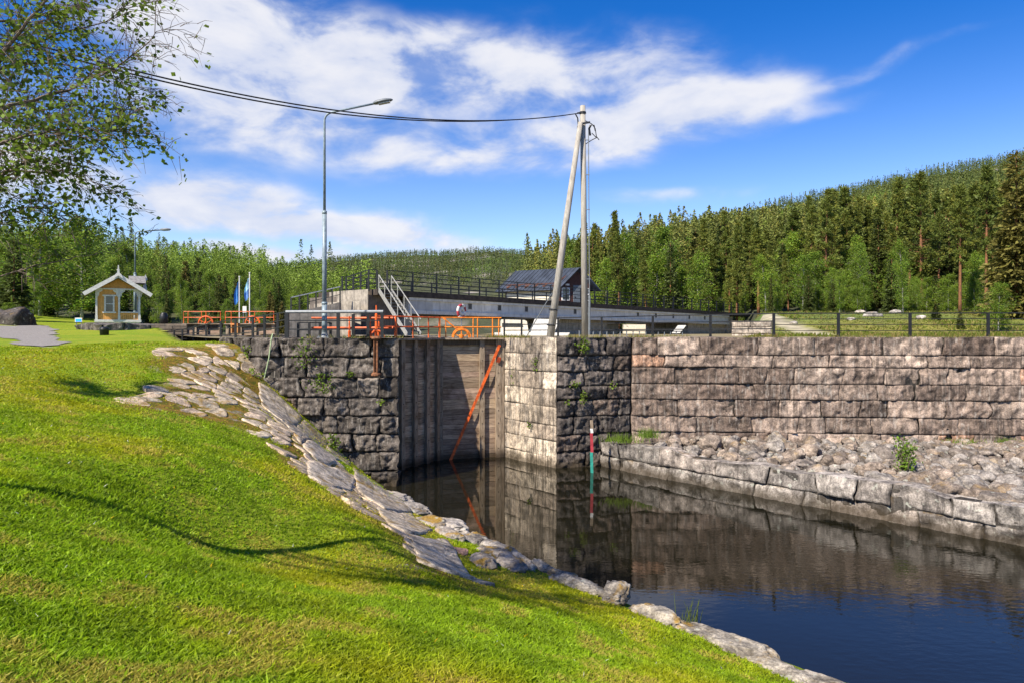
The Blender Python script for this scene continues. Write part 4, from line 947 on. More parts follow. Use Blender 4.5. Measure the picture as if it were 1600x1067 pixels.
# stepped concrete abutment at the near end, along the back of the stairs
ab = thing('concrete_abutment', 'stained stepped concrete abutment under the left end of the bridge', 'abutment', BA)
def cblock(x0, x1, D, y0, y1, depth, z0=-.3, mat='concrete', col=(1, 1, 1)):
    mb = MB(); a = W(x0, y0, D); b2 = W(x1, y1, D); d = b2-a; mb.obox((a[0], a[1], z0), (d[0], 0, 0), (0, depth, 0), (0, 0, a[2]-z0), col); return mb
UL = -np.array([.757, -.654, 0])  # away from the camera, along the bridge's width
def pblock(pa, pb, D0, D1, z, depth, col=(1, 1, 1), z0=-.35):
    a = np.array((XD(pa, D0), D0, z0)); b2 = np.array((XD(pb, D1), D1, z0)); mb = MB(); v = b2-a; v[2] = 0; mb.obox(a, v, UL*depth, (0, 0, z-z0), col); return mb
mbs = [(pblock(575, 643, 39.55, 43.2, 2.11, 6, (.42, .38, .36)), 'abutment_wall'), (pblock(541, 575, 42.6, 39.5, 2.43, 3, (1, .97, .92)), 'upper_block'), (pblock(526, 564, 42.0, 38.8, 1.72, 3, (.95, .92, .86)), 'middle_block'), (pblock(512, 553, 41.0, 37.6, 1.18, 3, (.9, .86, .8)), 'lower_block')]
for mb, nm in mbs: part(nm, mb, M['concrete'], ab)
wv = thing('ramp_wall', 'low sloping concrete ramp wall with a dark handrail, left of the lamp post', 'wall', W(480, 500, 38))
a, b2 = W(450, 491, 37), W(530, 473, 38.5); mb = MB(); V = [(a[0], a[1], -.4), (b2[0], b2[1], -.4), b2, a]; V = np.array(V+[np.array(v)+[0, .5, 0] for v in V]); mb.add(V, [np.array([[0, 1, 2, 3], [5, 4, 7, 6], [3, 2, 6, 7], [1, 5, 6, 2], [4, 0, 3, 7]])], (.9, .86, .8)); part('wall_panel', mb, M['concrete'], wv)
mr = MB(); a2, b3 = a+[.1, .2, 0], b2+[0, .2, 0]
mr.bar(a2+Zv*.9, b3+Zv*.9, .07, .05, (30, 30, 30)); mr.bar(a2+Zv*.45, b3+Zv*.45, .035); part('handrail', mr, M['black'], wv)
for k in range(7): mb = MB(); p = a2+(b3-a2)*k/6; mb.bar(p, p+Zv*.9, .07, .06, up=(0, 1, 0)); part('post', mb, M['black'], wv)
r5 = thing('railing', 'short black railing along the stepped concrete abutment, left of the steel stairs', 'railing', W(560, 455, 40))
a, b2, c2 = W(541, 463, 42.4), W(576, 453, 39.7), W(589, 453, 39.9); mr = MB()
for f in (.3, .55, .8, 1): mr.bar(a+Zv*1.15*f, b2+Zv*1.15*f, .05); mr.bar(b2+Zv*1.15*f, c2+Zv*1.15*f, .05)
part('rails', mr, M['black'], r5)
for p in (a, a+(b2-a)*.33, a+(b2-a)*.66, b2, c2): mb = MB(); mb.bar(p-Zv*.1, p+Zv*1.15, .1, .08, up=(0, 1, 0)); part('post', mb, M['black'], r5)
# steel stairs
stt = thing('steel_stairs', 'pale steel stairs with handrails leading down from the bridge to the lock gate', 'stairs', W(640, 520, 35))
A0, A1 = W(592, 454, 39.2), W(636, 524, 34.2); sdv = bh*.92
for nm, o_ in (('stringer', 0), ('stringer', 1)):
    mb = MB(); mb.bar(A0+sdv*o_, A1+sdv*o_, .05, .26); part(nm, mb, M['stairs'], stt)
mb = MB()
for k in range(1, 13): c = A0+(A1-A0)*k/13; mb.obox(c, sdv, np.r_[(A1-A0)[:2], 0]/np.linalg.norm((A1-A0)[:2])*.24, (0, 0, -.03), (.6, .6, .6))
part('treads', mb, M['stairs'], stt)
for o_ in (0, 1):
    mr = MB(); q0, q1 = A0+sdv*o_, A1+sdv*o_; mr.tube([q0+Zv*.88, q1+Zv*.8], .028, 6); part('handrail', mr, M['stairs'], stt)
    for k in range(5): mb = MB(); p = q0+(q1-q0)*k/4.3; mb.tube([p, p+Zv*.87], .025, 6); part('baluster', mb, M['stairs'], stt)
# life ring on its stand
lr = thing('lifebuoy', 'white and red lifebuoy on a thin stand by the orange gate rail', 'lifebuoy', W(721, 500, 33)); c = W(721, 487, 33); ax, ay = np.array([.62, .78, 0]), Zv
for k in range(8): mb = MB(); mb.ring(c, ax, ay*1.15, .26, .07, k*math.pi/4, (k+1)*math.pi/4, 7); part('ring_segment', mb, M['white' if k % 2 else 'red'], lr, True)
mb = MB(); mb.ring(c+[0, .06, 0], ax, ay*1.15, .12, .09, 0, 6.28, 16); mb.obox(c+[-.1, .1, -.2], (.2, 0, 0), (0, .03, 0), (0, 0, .4)); part('backboard', mb, M['white'], lr)
mb = MB(); mb.tube([W(721, 527, 33.1), W(721, 480, 33.1)], .03, 6); part('stand', mb, M['galv'], lr)

# ---------------------------------------------------------------- brown gatehouse on the bridge
gh = thing('gatehouse', 'small brown gatehouse with a dark standing seam metal roof on the bridge', 'building', W(880, 470, 62))
o0 = np.array((XD(874, 61.0), 61.0, 1.9)); gxv = np.array([.93, .37, 0]); gxv /= np.linalg.norm(gxv); gyv = np.array([-gxv[1], gxv[0], 0])
# the gable front runs along gxv, the house runs back left along lv
lv = np.array([-.86, .51, 0]); lv /= np.linalg.norm(lv); WF = 3.1; LH = 5.6; HE = 2.25; HR = 3.75
mb = MB(); mb.prism([(0, 0), (WF, 0), (WF, HE+.35), (WF/2, HR-.1), (0, HE+.35)], o0, gxv, Zv, lv*.12); part('gable_wall', mb, M['brown'], gh)
mb = MB(); mb.obox(o0+lv*.13+gxv*.02, lv*(LH-.2), gxv*.1, Zv*(HE+.2)); part('side_wall', mb, M['cream'], gh)
mb = MB(); mb.obox(o0+lv*.13+gxv*(WF-.12), lv*(LH-.2), gxv*.1, Zv*(HE+.2)); mb.obox(o0+lv*(LH-.05), gxv*WF, lv*.1, Zv*(HE+.2)); part('back_wall', mb, M['brown'], gh)
ov = .55
for s in (0, 1):
    e = o0+gxv*(WF/2)+Zv*HR-lv*.5; down = (gxv*(-1 if s == 0 else 1)*(WF/2+ov)+Zv*-(HR-HE-.0)*(WF/2+ov)/(WF/2)); mb = MB(); nrm = np.cross(down, lv); nrm /= np.linalg.norm(nrm); nrm *= np.sign(nrm[2]) or 1
    mb.obox(e, down, lv*(LH+1.), nrm*.09)
    for k in range(17): q_ = e+lv*(LH+1.)*(k/16); mb.bar(q_+nrm*.1, q_+down+nrm*.1, .05, .07, (1.5, 1.5, 1.5), up=nrm)
    part('roof', mb, M['roofmetal'], gh)
mb = MB()
for k in range(6): q_ = o0+lv*(.2+k*.95)-gxv*.5+Zv*(HE-.12); mb.bar(q_, q_+gxv*.55+Zv*.25, .12, .14, (3, 4, 4))
mb.obox(o0+lv*.1+Zv*(HE-.05)-gxv*.02, lv*LH, gxv*-.03, Zv*.25); part('rafter_ends', mb, M['brown'], gh)
mb = MB(); f0 = o0-lv*.03; mb.obox(f0+gxv*1.35, gxv*1.02, -lv*.04+lv*0, Zv*2.25, (.72, .76, .8)); d_ = part('door', mb, M['galv'], gh)
mb = MB(); mb.obox(f0+gxv*1.45+Zv*1.1-lv*.0, gxv*.05, -lv*.09, Zv*.14); part('handle', mb, M['black'], d_)
for x_, w_ in ((.18, .78), (2.52, .4)):
    mb = MB(); mb.obox(f0+gxv*x_+Zv*.85, gxv*w_, -lv*.05, Zv*1.15); wf = part('window', mb, M['white'], gh)
    mb = MB(); mb.obox(f0+gxv*(x_+.08)+Zv*.93-lv*.052, gxv*(w_/2-.11), -lv*.012, Zv*.45); mb.obox(f0+gxv*(x_+w_/2+.03)+Zv*.93-lv*.052, gxv*(w_/2-.11), -lv*.012, Zv*.45); mb.obox(f0+gxv*(x_+.08)+Zv*1.5-lv*.052, gxv*(w_-.16), -lv*.012, Zv*.42); part('pane', mb, M['glass'], wf)
mb = MB(); mb.obox(f0+gxv*.55+Zv*2.2, gxv*.3, -lv*.12, Zv*.16); part('wall_lamp', mb, M['white'], gh)

# ---------------------------------------------------------------- things seen under the bridge
bt = thing('moored_boat', 'white cabin boat with a dark window band under the bridge behind the leaning strut', 'boat', W(828, 526, 45)); a = W(782, 526, 45); L = XD(876, 45)-a[0]
mb = MB(); mb.prism([(-.3, -.5), (L+.3, -.5), (L+.6, .25), (-.4, .25)], a, (1, 0, 0), Zv, (0, 1.9, 0)); part('hull', mb, M['white'], bt)
mb = MB(); mb.prism([(0, .25), (L*.47, .25), (L*.44, 1.0), (L*.4, 1.08), (.06, 1.12), (0, 1.0)], a+[0, .15, 0], (1, 0, 0), Zv, (0, 1.6, 0)); part('cabin', mb, M['cream'], bt)
mb = MB(); mb.prism([(.1, .62), (L*.38, .62), (L*.36, .86), (.1, .88)], a+[0, .13, 0], (1, 0, 0), Zv, (0, .03, 0)); part('cabin_window', mb, M['glass'], bt)
mb = MB(); mb.prism([(L*.5, .25), (L*.9, .25), (L*.98, 1.12), (L*.58, 1.16)], a+[0, .05, 0], (1, 0, 0), Zv, (0, 1.7, 0)); part('awning', mb, M['white'], bt)
mb = MB(); mb.obox(W(975, 531, 79), (XD(1090, 79)-XD(975, 79), 0, 0), (0, 1, 0), (0, 0, 1.75)); solo('far_wall', mb, M['cream'], 'sunlit cream wall seen beneath the right half of the bridge', 'wall')
pf = thing('picket_fence', 'low dark picket fence with pale posts under the bridge, above the pink wall', 'fence', W(1010, 527, 42)); a, b2 = W(905, 526, 42), W(1066, 527, 46); mr = MB(); mr.bar(a+Zv*.38, b2+Zv*.38, .07, .06); part('rails', mr, M['black'], pf)
for k in range(17): mb = MB(); p = a+(b2-a)*k/16; mb.bar(p, p+Zv*.36, .06, .05, up=(0, 1, 0)); part('picket', mb, M['galv'], pf)
mb = MB(); masonry(mb, [(XD(1143, 44), 44), (XD(1206, 43), 43)], .66, -.6, .5, (.8, 1.6), .12, .04, .05, .05, .03, ((.3, .26, .22), (.42, .36, .3)), 31, 3); solo('stone_block_wall', mb, M['quay'], 'squat stone end block at the right end of the bridge', 'wall', None, True)
ws = thing('slanted_board', 'white slanting board under the bridge beside the picket fence', 'board', W(1052, 520, 60)); mb = MB(); mb.prism([(0, 0), (.7, 0), (1.25, .7), (.55, .7)], W(1050, 521, 60), (1, 0, 0), Zv, (0, .1, 0)); part('panel', mb, M['white'], ws)

# ---------------------------------------------------------------- ochre waiting hut
DH = 47.; zb = (HY-506)/F*DH; hx0, hx1 = XD(149, DH), XD(214, DH); wd2 = 2.72; hh = 2.36
hut = thing('waiting_hut', 'little ochre wooden hut with white carved trim and an open corner porch', 'hut', (hx0, DH, zb))
O = np.array((hx0, DH, zb)); HA = R(31); X_, Y_ = np.array([math.cos(HA), math.sin(HA), 0]), np.array([-math.sin(HA), math.cos(HA), 0]); dep = 2.6; px1 = .52*wd2; FL = .18
mb = MB(); mb.obox(O, X_*wd2, Y_*dep, Zv*FL); mb.obox(O-Y_*.06+Zv*(FL-.06)-X_*.06, X_*(wd2+.12), Y_*.06, Zv*.16); part('base_sill', mb, M['white'], hut)
mb = MB(); mb.obox(O-Zv*.5+X_*.06+Y_*.08, X_*(wd2-.12), Y_*(dep-.2), Zv*.5); part('stone_footing', mb, M['concrete'], hut)
def boards(mb, o, ax, w, h, n, th=-.03*np.array([-math.sin(R(31)), math.cos(R(31)), 0]), poly=None):
    for k in range(int(w/.11)+1):
        x = k*.11; ww = min(.098, w-x)
        if ww > .01: mb.obox(o+ax*x, ax*ww, th, Zv*h, np.ones(3)*(.88+.2*random.random()))
mb = MB(); mb.obox(O+Zv*FL+X_*.1+Y_*.1, X_*(px1-.1), Y_*.05, Zv*(hh-FL)); boards(mb, O+Zv*FL+X_*.1+Y_*.1, X_, px1-.1, hh-FL, 0); part('front_wall', mb, M['ochre'], hut)
mb = MB(); mb.obox(O+Zv*FL+X_*.06+Y_*.1, X_*.05, Y_*(dep-.2), Zv*(hh-FL)); boards(mb, O+Zv*FL+X_*.06+Y_*.1, Y_, dep-.2, hh-FL, 0, -.03*X_); part('side_wall', mb, M['ochre'], hut)
mb = MB(); mb.obox(O+Zv*FL+X_*px1+Y_*.1, X_*.05, Y_*(dep*.55), Zv*(hh-FL)); mb.obox(O+Zv*FL+X_*.1+Y_*(dep-.12), X_*(px1), Y_*.05, Zv*(hh-FL)); part('inner_wall', mb, M['ochre'], hut)
apex = .84; mb = MB(); mb.prism([(.12, 0), (wd2-.12, 0), (wd2/2, apex-.15)], O+Zv*(hh+.08)+Y_*.06, X_, Zv, Y_*.06)
for k in range(int(wd2/.11)): x = .2+k*.11; hz = (apex-.15)*(1-abs(x+.05-wd2/2)/(wd2/2-.1)); (hz > .08) and mb.obox(O+Zv*(hh+.08)+Y_*.06+X_*x, X_*.095, -Y_*.03, Zv*(hz-.05), np.ones(3)*(.85+.2*random.random()))
part('gable', mb, M['ochre'], hut)
for x in (.06, px1, wd2-.06):
    mb = MB(); mb.obox(O+Zv*FL+X_*(x-.06)-Y_*.03, X_*.12, Y_*.12, Zv*(hh-FL)); mb.obox(O+Zv*(FL)+X_*(x-.075)-Y_*.045, X_*.15, Y_*.15, Zv*.4)
    for s in (-1, 1):
        if (x < .1 and s < 0): continue
        mb.prism([(0, 0), (s*.09, .1), (s*.12, .3), (s*.3, .42), (s*.3, .52), (0, .52)][::s], O+Zv*(hh-.52)+X_*(x+s*.06)-Y_*.0, X_, Zv, Y_*.06)
    part('corner_post', mb, M['white'], hut)
mb = MB(); mb.obox(O+Zv*hh-Y_*.04, X_*wd2, Y_*.12, Zv*.1); mb.obox(O+Zv*hh-Y_*.04+X_*(wd2-.12)+Y_*.12, X_*.12, Y_*(dep-.1), Zv*.1); part('lintel', mb, M['white'], hut)
for yy in (dep*.5, dep-.1): mb = MB(); mb.obox(O+Zv*FL+X_*(wd2-.12)+Y_*yy, X_*.12, Y_*.12, Zv*(hh-FL)); part('porch_post', mb, M['white'], hut)
# porch balustrade with pierced boards
mb = MB(); a0 = O+Zv*FL+X_*(px1+.08); bw = wd2-px1-.2
for k in range(9): mb.obox(a0+X_*(bw*k/9), X_*(bw/9-.035), Y_*.03, Zv*.58)
mb.obox(a0+Y_*.031, X_*bw, Y_*.015, Zv*.16); mb.obox(a0+Y_*.031+Zv*.42, X_*bw, Y_*.015, Zv*.16); part('balustrade', mb, M['ochre'], hut)
mb = MB(); mb.obox(a0+Zv*.58-Y_*.04, X_*bw, Y_*.1, Zv*.08); part('hand_rail', mb, M['white'], hut)
mb = MB(); wx = .62; wz = .85; ww, wh = .42, 1.05; f0 = O+Y_*.02
for (x, z, w2, h2) in ((wx-.1, wz-.1, .1, wh+.2), (wx+ww, wz-.1, .1, wh+.2), (wx-.2, wz-.12, ww+.4, .1), (wx-.2, wz+wh, ww+.4, .1)): mb.obox(f0+X_*x+Zv*z-Y_*(.02 if w2 > .2 else 0), X_*w2, Y_*.06, Zv*h2)
mb.obox(f0+X_*wx+Zv*(wz+wh/2-.02)+Y_*.03, X_*ww, Y_*.02, Zv*.04); wf = part('window', mb, M['white'], hut)
mb = MB(); mb.obox(f0+X_*wx+Zv*wz+Y_*.04, X_*ww, Y_*.02, Zv*wh); part('pane', mb, M['glass'], wf)
ovx, ovy = .66, .6
for s in (-1, 1):
    top = O+X_*(wd2/2)+Zv*(hh+apex+.12)-Y_*ovy; half = wd2/2+ovx; dn = X_*(s*half)-Zv*(apex+.05)*half/(wd2/2); nrm = X_*(s*(apex+.05))+Zv*(wd2/2); nrm /= np.linalg.norm(nrm)
    mb = MB(); mb.obox(top, dn, Y_*(dep+2*ovy), nrm*.1)
    for k in range(9): q_ = top+dn*(k+1)/9.; mb.bar(q_+nrm*.1, q_+nrm*.1+Y_*(dep+2*ovy), .05, .03, (.6, .6, .6), up=nrm)
    rf = part('roof', mb, M['slate'], hut)
    mb = MB(); mb.obox(top-Y_*.04-nrm*.12, dn*1.01, Y_*.035, nrm*.26); part('verge_board', mb, M['white'], rf)
mb = MB(); q_ = O+X_*(wd2/2)+Zv*(hh+apex+.05)-Y_*(ovy+.06)
mb.prism([(-.3, -.15), (0, .05), (.3, -.15), (.2, .12), (.08, .25), (.05, .5), (.03, .78), (-.03, .78), (-.05, .5), (-.08, .25), (-.2, .12)][::1], q_, X_, Zv, -Y_*.05); mb.box(q_+Zv*.46, (.2, .05, .06), HA); part('finial', mb, M['white'], hut)
mb = MB(); q_ = O+X_*(wd2+.62)+Zv*(hh-.05)+Y_*dep*.55; mb.prism([(-.14, 0), (.1, 0), (.02, .5), (-.02, .75), (.1, .95), (-.03, 1.3), (-.16, .95), (-.1, .7), (-.2, .4)], q_+X_*-.2, X_, Zv, -Y_*.06); part('side_finial', mb, M['white'], hut)
mb = MB(); c = O+X_*(wd2*.75)+Zv*(hh+.55)+Y_*(dep*.5); mb.prism([(-.9, 0), (.9, 0), (0, .55)], c, Y_, Zv, X_*1.05); part('cross_gable', mb, M['slate'], hut)
# small things round the hut and the upper lock
mb = MB(); mb.lathe(W(256, 507, 47), [(.26, 0), (.26, .62), (.2, .7), (.21, .76), (.05, .8)], 14); solo('mooring_bollard', mb, M['black'], 'stout black bollard on the abutment right of the hut', 'bollard', None, True)
tb = thing('litter_bin', 'dark round litter bin on the grass below the hut', 'bin', W(163, 537, 36)); mb = MB(); mb.lathe(W(163, 537, 36), [(.2, 0), (.22, .7), (.24, .72), (.24, .78)], 14); part('drum', mb, M['black'], tb, True); mb = MB(); mb.lathe(W(163, 537, 36)+[0, 0, .78], [(.24, 0), (.2, .06), (.05, .1)], 14); part('lid', mb, M['black'], tb, True)
bn_ = thing('bench', 'long low dark bench beside the litter bin below the hut', 'bench', W(192, 535, 37)); a, b2 = W(171, 536, 37), W(215, 536, 37); mb = MB(); mb.obox(a+Zv*.36, b2-a, (0, .45, 0), Zv*.06); part('seat', mb, M['black'], bn_)
for u in (.08, .92):
    mb = MB(); p = a+(b2-a)*u; mb.obox(p, (.07, 0, 0), (0, .45, 0), Zv*.36); part('leg', mb, M['black'], bn_)
for (px, y0, y1, lab, fl) in ((374, 508, 434, 'shorter white flagpole above the right upper gate', 'deep blue flag drooping on the shorter white flagpole'), (390, 506, 428, 'taller white flagpole above the right upper gate', 'white and pale blue flag drooping on the taller white flagpole')):
    fp = thing('flagpole', lab, 'flagpole', W(px, y0, 54), 'flagpoles at the upper gate'); mb = MB(); mb.tube([W(px, y0, 54), W(px, y1, 54)], .045, 8); part('pole', mb, M['white'], fp); mb = MB(); mb.lathe(W(px, y1, 54), [(.02, 0), (.07, .04), (.07, .08), (.01, .12)], 8); part('finial', mb, M['white'], fp)
    r = np.random.default_rng(px); nz, nw = 12, 7; a = W(px, y1+5, 54); V = []
    for i in range(nz):
        for j in range(nw): u = j/(nw-1); v = i/(nz-1); V.append(a+np.array([-.05-.42*u*(.35+.5*math.sin(v*2.6)), .09*math.sin(u*9+v*2), -1.6*v-.35*u]))
    idx = np.arange(nz*nw).reshape(nz, nw); q = np.stack([idx[:-1, :-1], idx[:-1, 1:], idx[1:, 1:], idx[1:, :-1]], -1).reshape(-1, 4); mb = MB(); cl = np.ones((nz*nw, 3))
    if px == 390: cl = np.where((np.arange(nz*nw)//nw < 7)[:, None], (9, 3.6, 1.7), (2.4, 1.3, 1.1))
    mb.add(V, [q], cl); solo('flag', mb, M['blue'], fl, 'flag', None, True)
def signboard(name, px0, px1, y0, y1, yb, D, lab, mat):
    g = thing(name, lab, 'sign', W((px0+px1)/2, yb, D)); a, b2 = W(px0, y1, D), W(px1, y0, D); mb = MB(); mb.obox(a, (b2[0]-a[0], 0, 0), (0, .04, 0), (0, 0, b2[2]-a[2])); part('panel', mb, M[mat], g)
    for u in (.15, .85): mb = MB(); x = a[0]+(b2[0]-a[0])*u; mb.tube([(x, D+.06, W(0, yb, D)[2]), (x, D+.06, b2[2])], .03, 6); part('leg', mb, M['galv'], g)
    return g
g = signboard('signboard', 379, 385, 479, 489, 506, 52.5, 'small blank white notice board between the two flagpoles', 'white')
g = signboard('information_board', 117, 128, 497, 503.5, 508, 48, 'pale blue information board on the grass behind the dark tree trunk, left of the hut', 'white')
mb = MB(); a = W(118, 503, 48); mb.obox(a-[0, .01, 0], (.42, 0, 0), (0, .006, 0), (0, 0, .2), (.5, 1.6, 2)); part('picture', mb, M['blue'], g)
wb = thing('wooden_bench', 'small orange brown wooden bench behind the long black railing', 'bench', W(365, 525, 38)); a, b2 = W(360, 508, 38), W(371, 508, 38); mb = MB(); mb.obox(a, b2-a, (0, .4, 0), Zv*.1, (2.2, 1.1, .5)); part('seat', mb, M['post'], wb)
for u in (.05, .9): mb = MB(); p = a+(b2-a)*u; mb.obox(p-Zv*.45, (.06, 0, 0), (0, .4, 0), Zv*.45, (1.6, 1, .5)); part('leg', mb, M['post'], wb)
# ---------------------------------------------------------------- hills
def ridge(k, xs_, ys_): return np.interp(k*F+CX, xs_, ys_)
def hill_z(k, D):
    k = np.asarray(k, float); D = np.asarray(D, float); px = k*F+CX; out = []
    base = np.where(px > 1000, -.9+2.9*sstep(38+42*sstep(1200, 1150, px), 72+32*sstep(1200, 1150, px), D), np.where(px < 760, -1.2+1.8*sstep(50, 75, D), -.9+1.5*sstep(60, 110, D)))
    def comp(R_, yr, D0, p, back=.5):
        Z = (HY-yr)/F*R_; tt = np.clip((D-D0)/(R_-D0), 0, 1)
        up_ = base+(np.maximum(Z-base, 0))*tt**p; dn = Z-(D-R_)*back*(Z/np.maximum(R_-D0, 1)); return np.where(D <= R_, up_, np.maximum(dn, base))
    L_ = comp(ridge(k, [-900, 0, 250, 450, 700], [210, 230, 270, 310, 340]), ridge(k, [-900, -200, 0, 130, 250, 350, 450, 520, 620, 700], [300, 388, 414, 422, 442, 450, 476, 502, 515, 519]), 62, .85)
    Rr = comp(ridge(k, [700, 900, 1600, 2600], [520, 640, 760, 800]), ridge(k, [760, 860, 920, 1000, 1060, 1200, 1300, 1400, 1500, 1600, 2000, 2600], [519, 450, 415, 388, 368, 336, 310, 287, 268, 249, 200, 170]), 80, 1.12)
    Fr = comp(1350.+0*k, ridge(k, [-900, 300, 440, 520, 600, 690, 760, 820, 870, 950, 1100], [430, 430, 420, 410, 401, 400, 396, 398, 405, 420, 440]), 350, .9)
    z = np.maximum(np.maximum(L_, Rr), Fr)
    q = np.stack([k*D/60, D/60, 0*D], -1).reshape(-1, 3); q2 = np.stack([k*D/14, D/14, 0*D], -1).reshape(-1, 3)
    return z+((fbm(q, 4, 71).reshape(z.shape))*np.clip((D-90)/90, 0, 4)*np.where(k < -.15, .5, 1.6)+(fbm(q2, 3, 72).reshape(z.shape))*.5*sstep(60, 120, D)+.12*(fbm(q2*3, 3, 73).reshape(z.shape)))*1.0
ks = np.linspace(-1.5, 1.6, 240); Ds = np.concatenate([np.arange(34, 90, 1.5), np.geomspace(90, 4500, 110)])
gk, gd = np.meshgrid(ks, Ds); X, Y, Z = gk*gd, gd, hill_z(gk, gd)
px = gk*F+CX; q = np.stack([X.ravel()/9, Y.ravel()/9, 0*X.ravel()], 1); nn = fbm(q, 4, 81).reshape(X.shape); n2 = fbm(q*.25, 4, 83).reshape(X.shape)
mead = sstep(76, 68, Y+4*nn)*(px > 1150)
C = np.stack([.045+.02*nn, .05+.02*nn, .018+0*nn], -1)
gcol = np.stack([.12+.1*nn, .135+.03*nn, .02+0*nn], -1); C = C*(1-mead[..., None])+gcol*mead[..., None]
trk = sstep(1.5, .4, np.abs(X-(20.5+(Y-40)*.12)+1.2*nn))*(Y < 66); C = C*(1-trk[..., None]*.8)+np.array([.4, .34, .25])*trk[..., None]*.8
rockm = sstep(.22, .4, n2+.5*nn)*sstep(250, 500, Y); C = C*(1-rockm[..., None])+np.array([.3, .26, .23])*rockm[..., None]
n0, n1_ = X.shape; idx = np.arange(X.size).reshape(n0, n1_); q = np.stack([idx[:-1, :-1], idx[:-1, 1:], idx[1:, 1:], idx[1:, :-1]], -1).reshape(-1, 4)
M['hill'] = simple('hill_ground', (1, 1, 1), .95, .35, .8, .5)
o = link(bpy.data.objects.new('hills', raw_mesh('hills', np.stack([X, Y, Z], -1).reshape(-1, 3), [q], np.clip(C, .005, 1).reshape(-1, 3), M['hill'], True))); tag(o, kind='structure')
# ground sheet to the horizon all round
V = [(-9000, -9000, -7.6), (9000, -9000, -7.6), (9000, 9000, -7.6), (-9000, 9000, -7.6)]
o = link(bpy.data.objects.new('ground', raw_mesh('ground', V, [np.array([[0, 1, 2, 3]])], None, M['dryground']))); tag(o, kind='structure')

# ---------------------------------------------------------------- trees, one mesh pair of each model
def pine(seed, H, bare=.42, wide=.17, nclump=460):
    r = np.random.default_rng(seed); tr = MB(); lean = r.normal(0, .02, 2)*H; ax_ = lambda v: np.array([lean[0]*v*v, lean[1]*v*v, H*v])
    v = np.linspace(0, 1, 9); tr.tube([ax_(a) for a in v]-np.array([0, 0, .4]), H*.0125*(1-v*.88)+.015, 8)
    P, N_ = [], []
    nb = int(nclump/5)
    for i in range(nb):
        v0 = bare*.8+(1-bare*.8)*(i+r.random())/nb; env = min(1, ((v0-bare*.75)/.18)**.8 if v0 > bare*.75 else .1)*(1-v0)**.8*1.35
        L = H*wide*max(.12, env)*(.65+.6*r.random()); a = r.random()*6.283; c = ax_(v0); d = np.array([math.cos(a), math.sin(a), .12+.5*v0-.25*(v0 < .6)*r.random()]); e = c+d*L+np.array([0, 0, .06*L])
        if L > .7: tr.tube([c, c*.5+e*.5-[0, 0, .04*L], e], [H*.0028+.01, .02, .01], 4, (.8, .8, .8), False)
        for k in range(5):
            f = 1-.62*r.random()**1.4; q = c+(e-c)*f+r.normal(0, .14*L+.08, 3)*np.array([1, 1, .45]); P.append(q); N_.append(d)
    P = np.array(P); N_ = np.array(N_); m = 15; Q = np.repeat(P, m, 0); dr = np.repeat(N_, m, 0)*.5+r.normal(0, .8, (len(P)*m, 3))+[0, 0, .45]; dr /= np.linalg.norm(dr, axis=1)[:, None]
    L = (.22+.3*r.random(len(Q)))[:, None]; sd_ = np.cross(dr, r.normal(0, 1, (len(Q), 3))); sd_ /= np.linalg.norm(sd_, axis=1)[:, None]+1e-9; wv = L*.15
    Q = Q+r.normal(0, .1, Q.shape)
    V = np.stack([Q-sd_*wv*.5, Q+dr*L*.5-sd_*wv, Q+dr*L, Q+dr*L*.5+sd_*wv], 1).reshape(-1, 3); k = np.arange(len(Q))*4
    base = np.array([.145, .18, .036])*(.6+.6*r.random((len(P), 1))); warm = r.random((len(P), 1)) < .25; base = np.where(warm, base*np.array([1.2, 1.0, .85]), base); cc = np.repeat(base, m, 0)*(.8+.4*r.random((len(Q), 1)))
    cr = MB(); cr.add(V, [np.stack([k, k+1, k+2, k+3], 1)], np.repeat(cc, 4, 0)); return tr, cr
def spruce(seed, H, wide=.2, dense=1., col=(.085, .105, .026)):
    r = np.random.default_rng(seed); tr = MB(); v = np.linspace(0, 1, 6); tr.tube(np.stack([0*v, 0*v, H*v-.3*(v == 0)], 1), H*.013*(1-v*.93)+.012, 8)
    P, D_, Ls = [], [], []; nw = int(H*2.3)
    for i in range(nw):
        v0 = .05+.94*(i+.4*r.random())/nw; Lm = H*wide*(1-v0)**.85+.15
        for j in range(int(6+5*(1-v0))):
            a = r.random()*6.283; L = Lm*(.6+.5*r.random()); d = np.array([math.cos(a), math.sin(a), 0]); droop = -.32+.45*v0
            for k in range(max(2, int(L*3.4*dense))):
                f = (.25+.75*(k+r.random())/max(2, int(L*3.4*dense))); P.append([d[0]*L*f, d[1]*L*f, H*v0+droop*L*f*f+.0]); D_.append([d[0], d[1], droop-.1]); Ls.append(.5+.3*L*(1-f))
    P, D_, Ls = np.array(P), np.array(D_), np.array(Ls); m = 4; Q = np.repeat(P, m, 0)+r.normal(0, .09, (len(P)*m, 3)); dr = np.repeat(D_, m, 0)+r.normal(0, .55, Q.shape)-[0, 0, .15]; dr /= np.linalg.norm(dr, axis=1)[:, None]
    L = np.repeat(Ls, m)[:, None]*(.6+.6*r.random((len(Q), 1))); sd_ = np.cross(dr, r.normal(0, 1, Q.shape)+[0, 0, 1.5]); sd_ /= np.linalg.norm(sd_, axis=1)[:, None]+1e-9; wv = L*.2
    V = np.stack([Q-sd_*wv*.4, Q+dr*L*.55-sd_*wv, Q+dr*L, Q+dr*L*.55+sd_*wv], 1).reshape(-1, 3); k = np.arange(len(Q))*4
    cc = np.repeat(np.array(col)*(.65+.6*r.random((len(P), 1))), m, 0)*(.8+.4*r.random((len(Q), 1))); cr = MB(); cr.add(V, [np.stack([k, k+1, k+2, k+3], 1)], np.repeat(cc, 4, 0)); return tr, cr
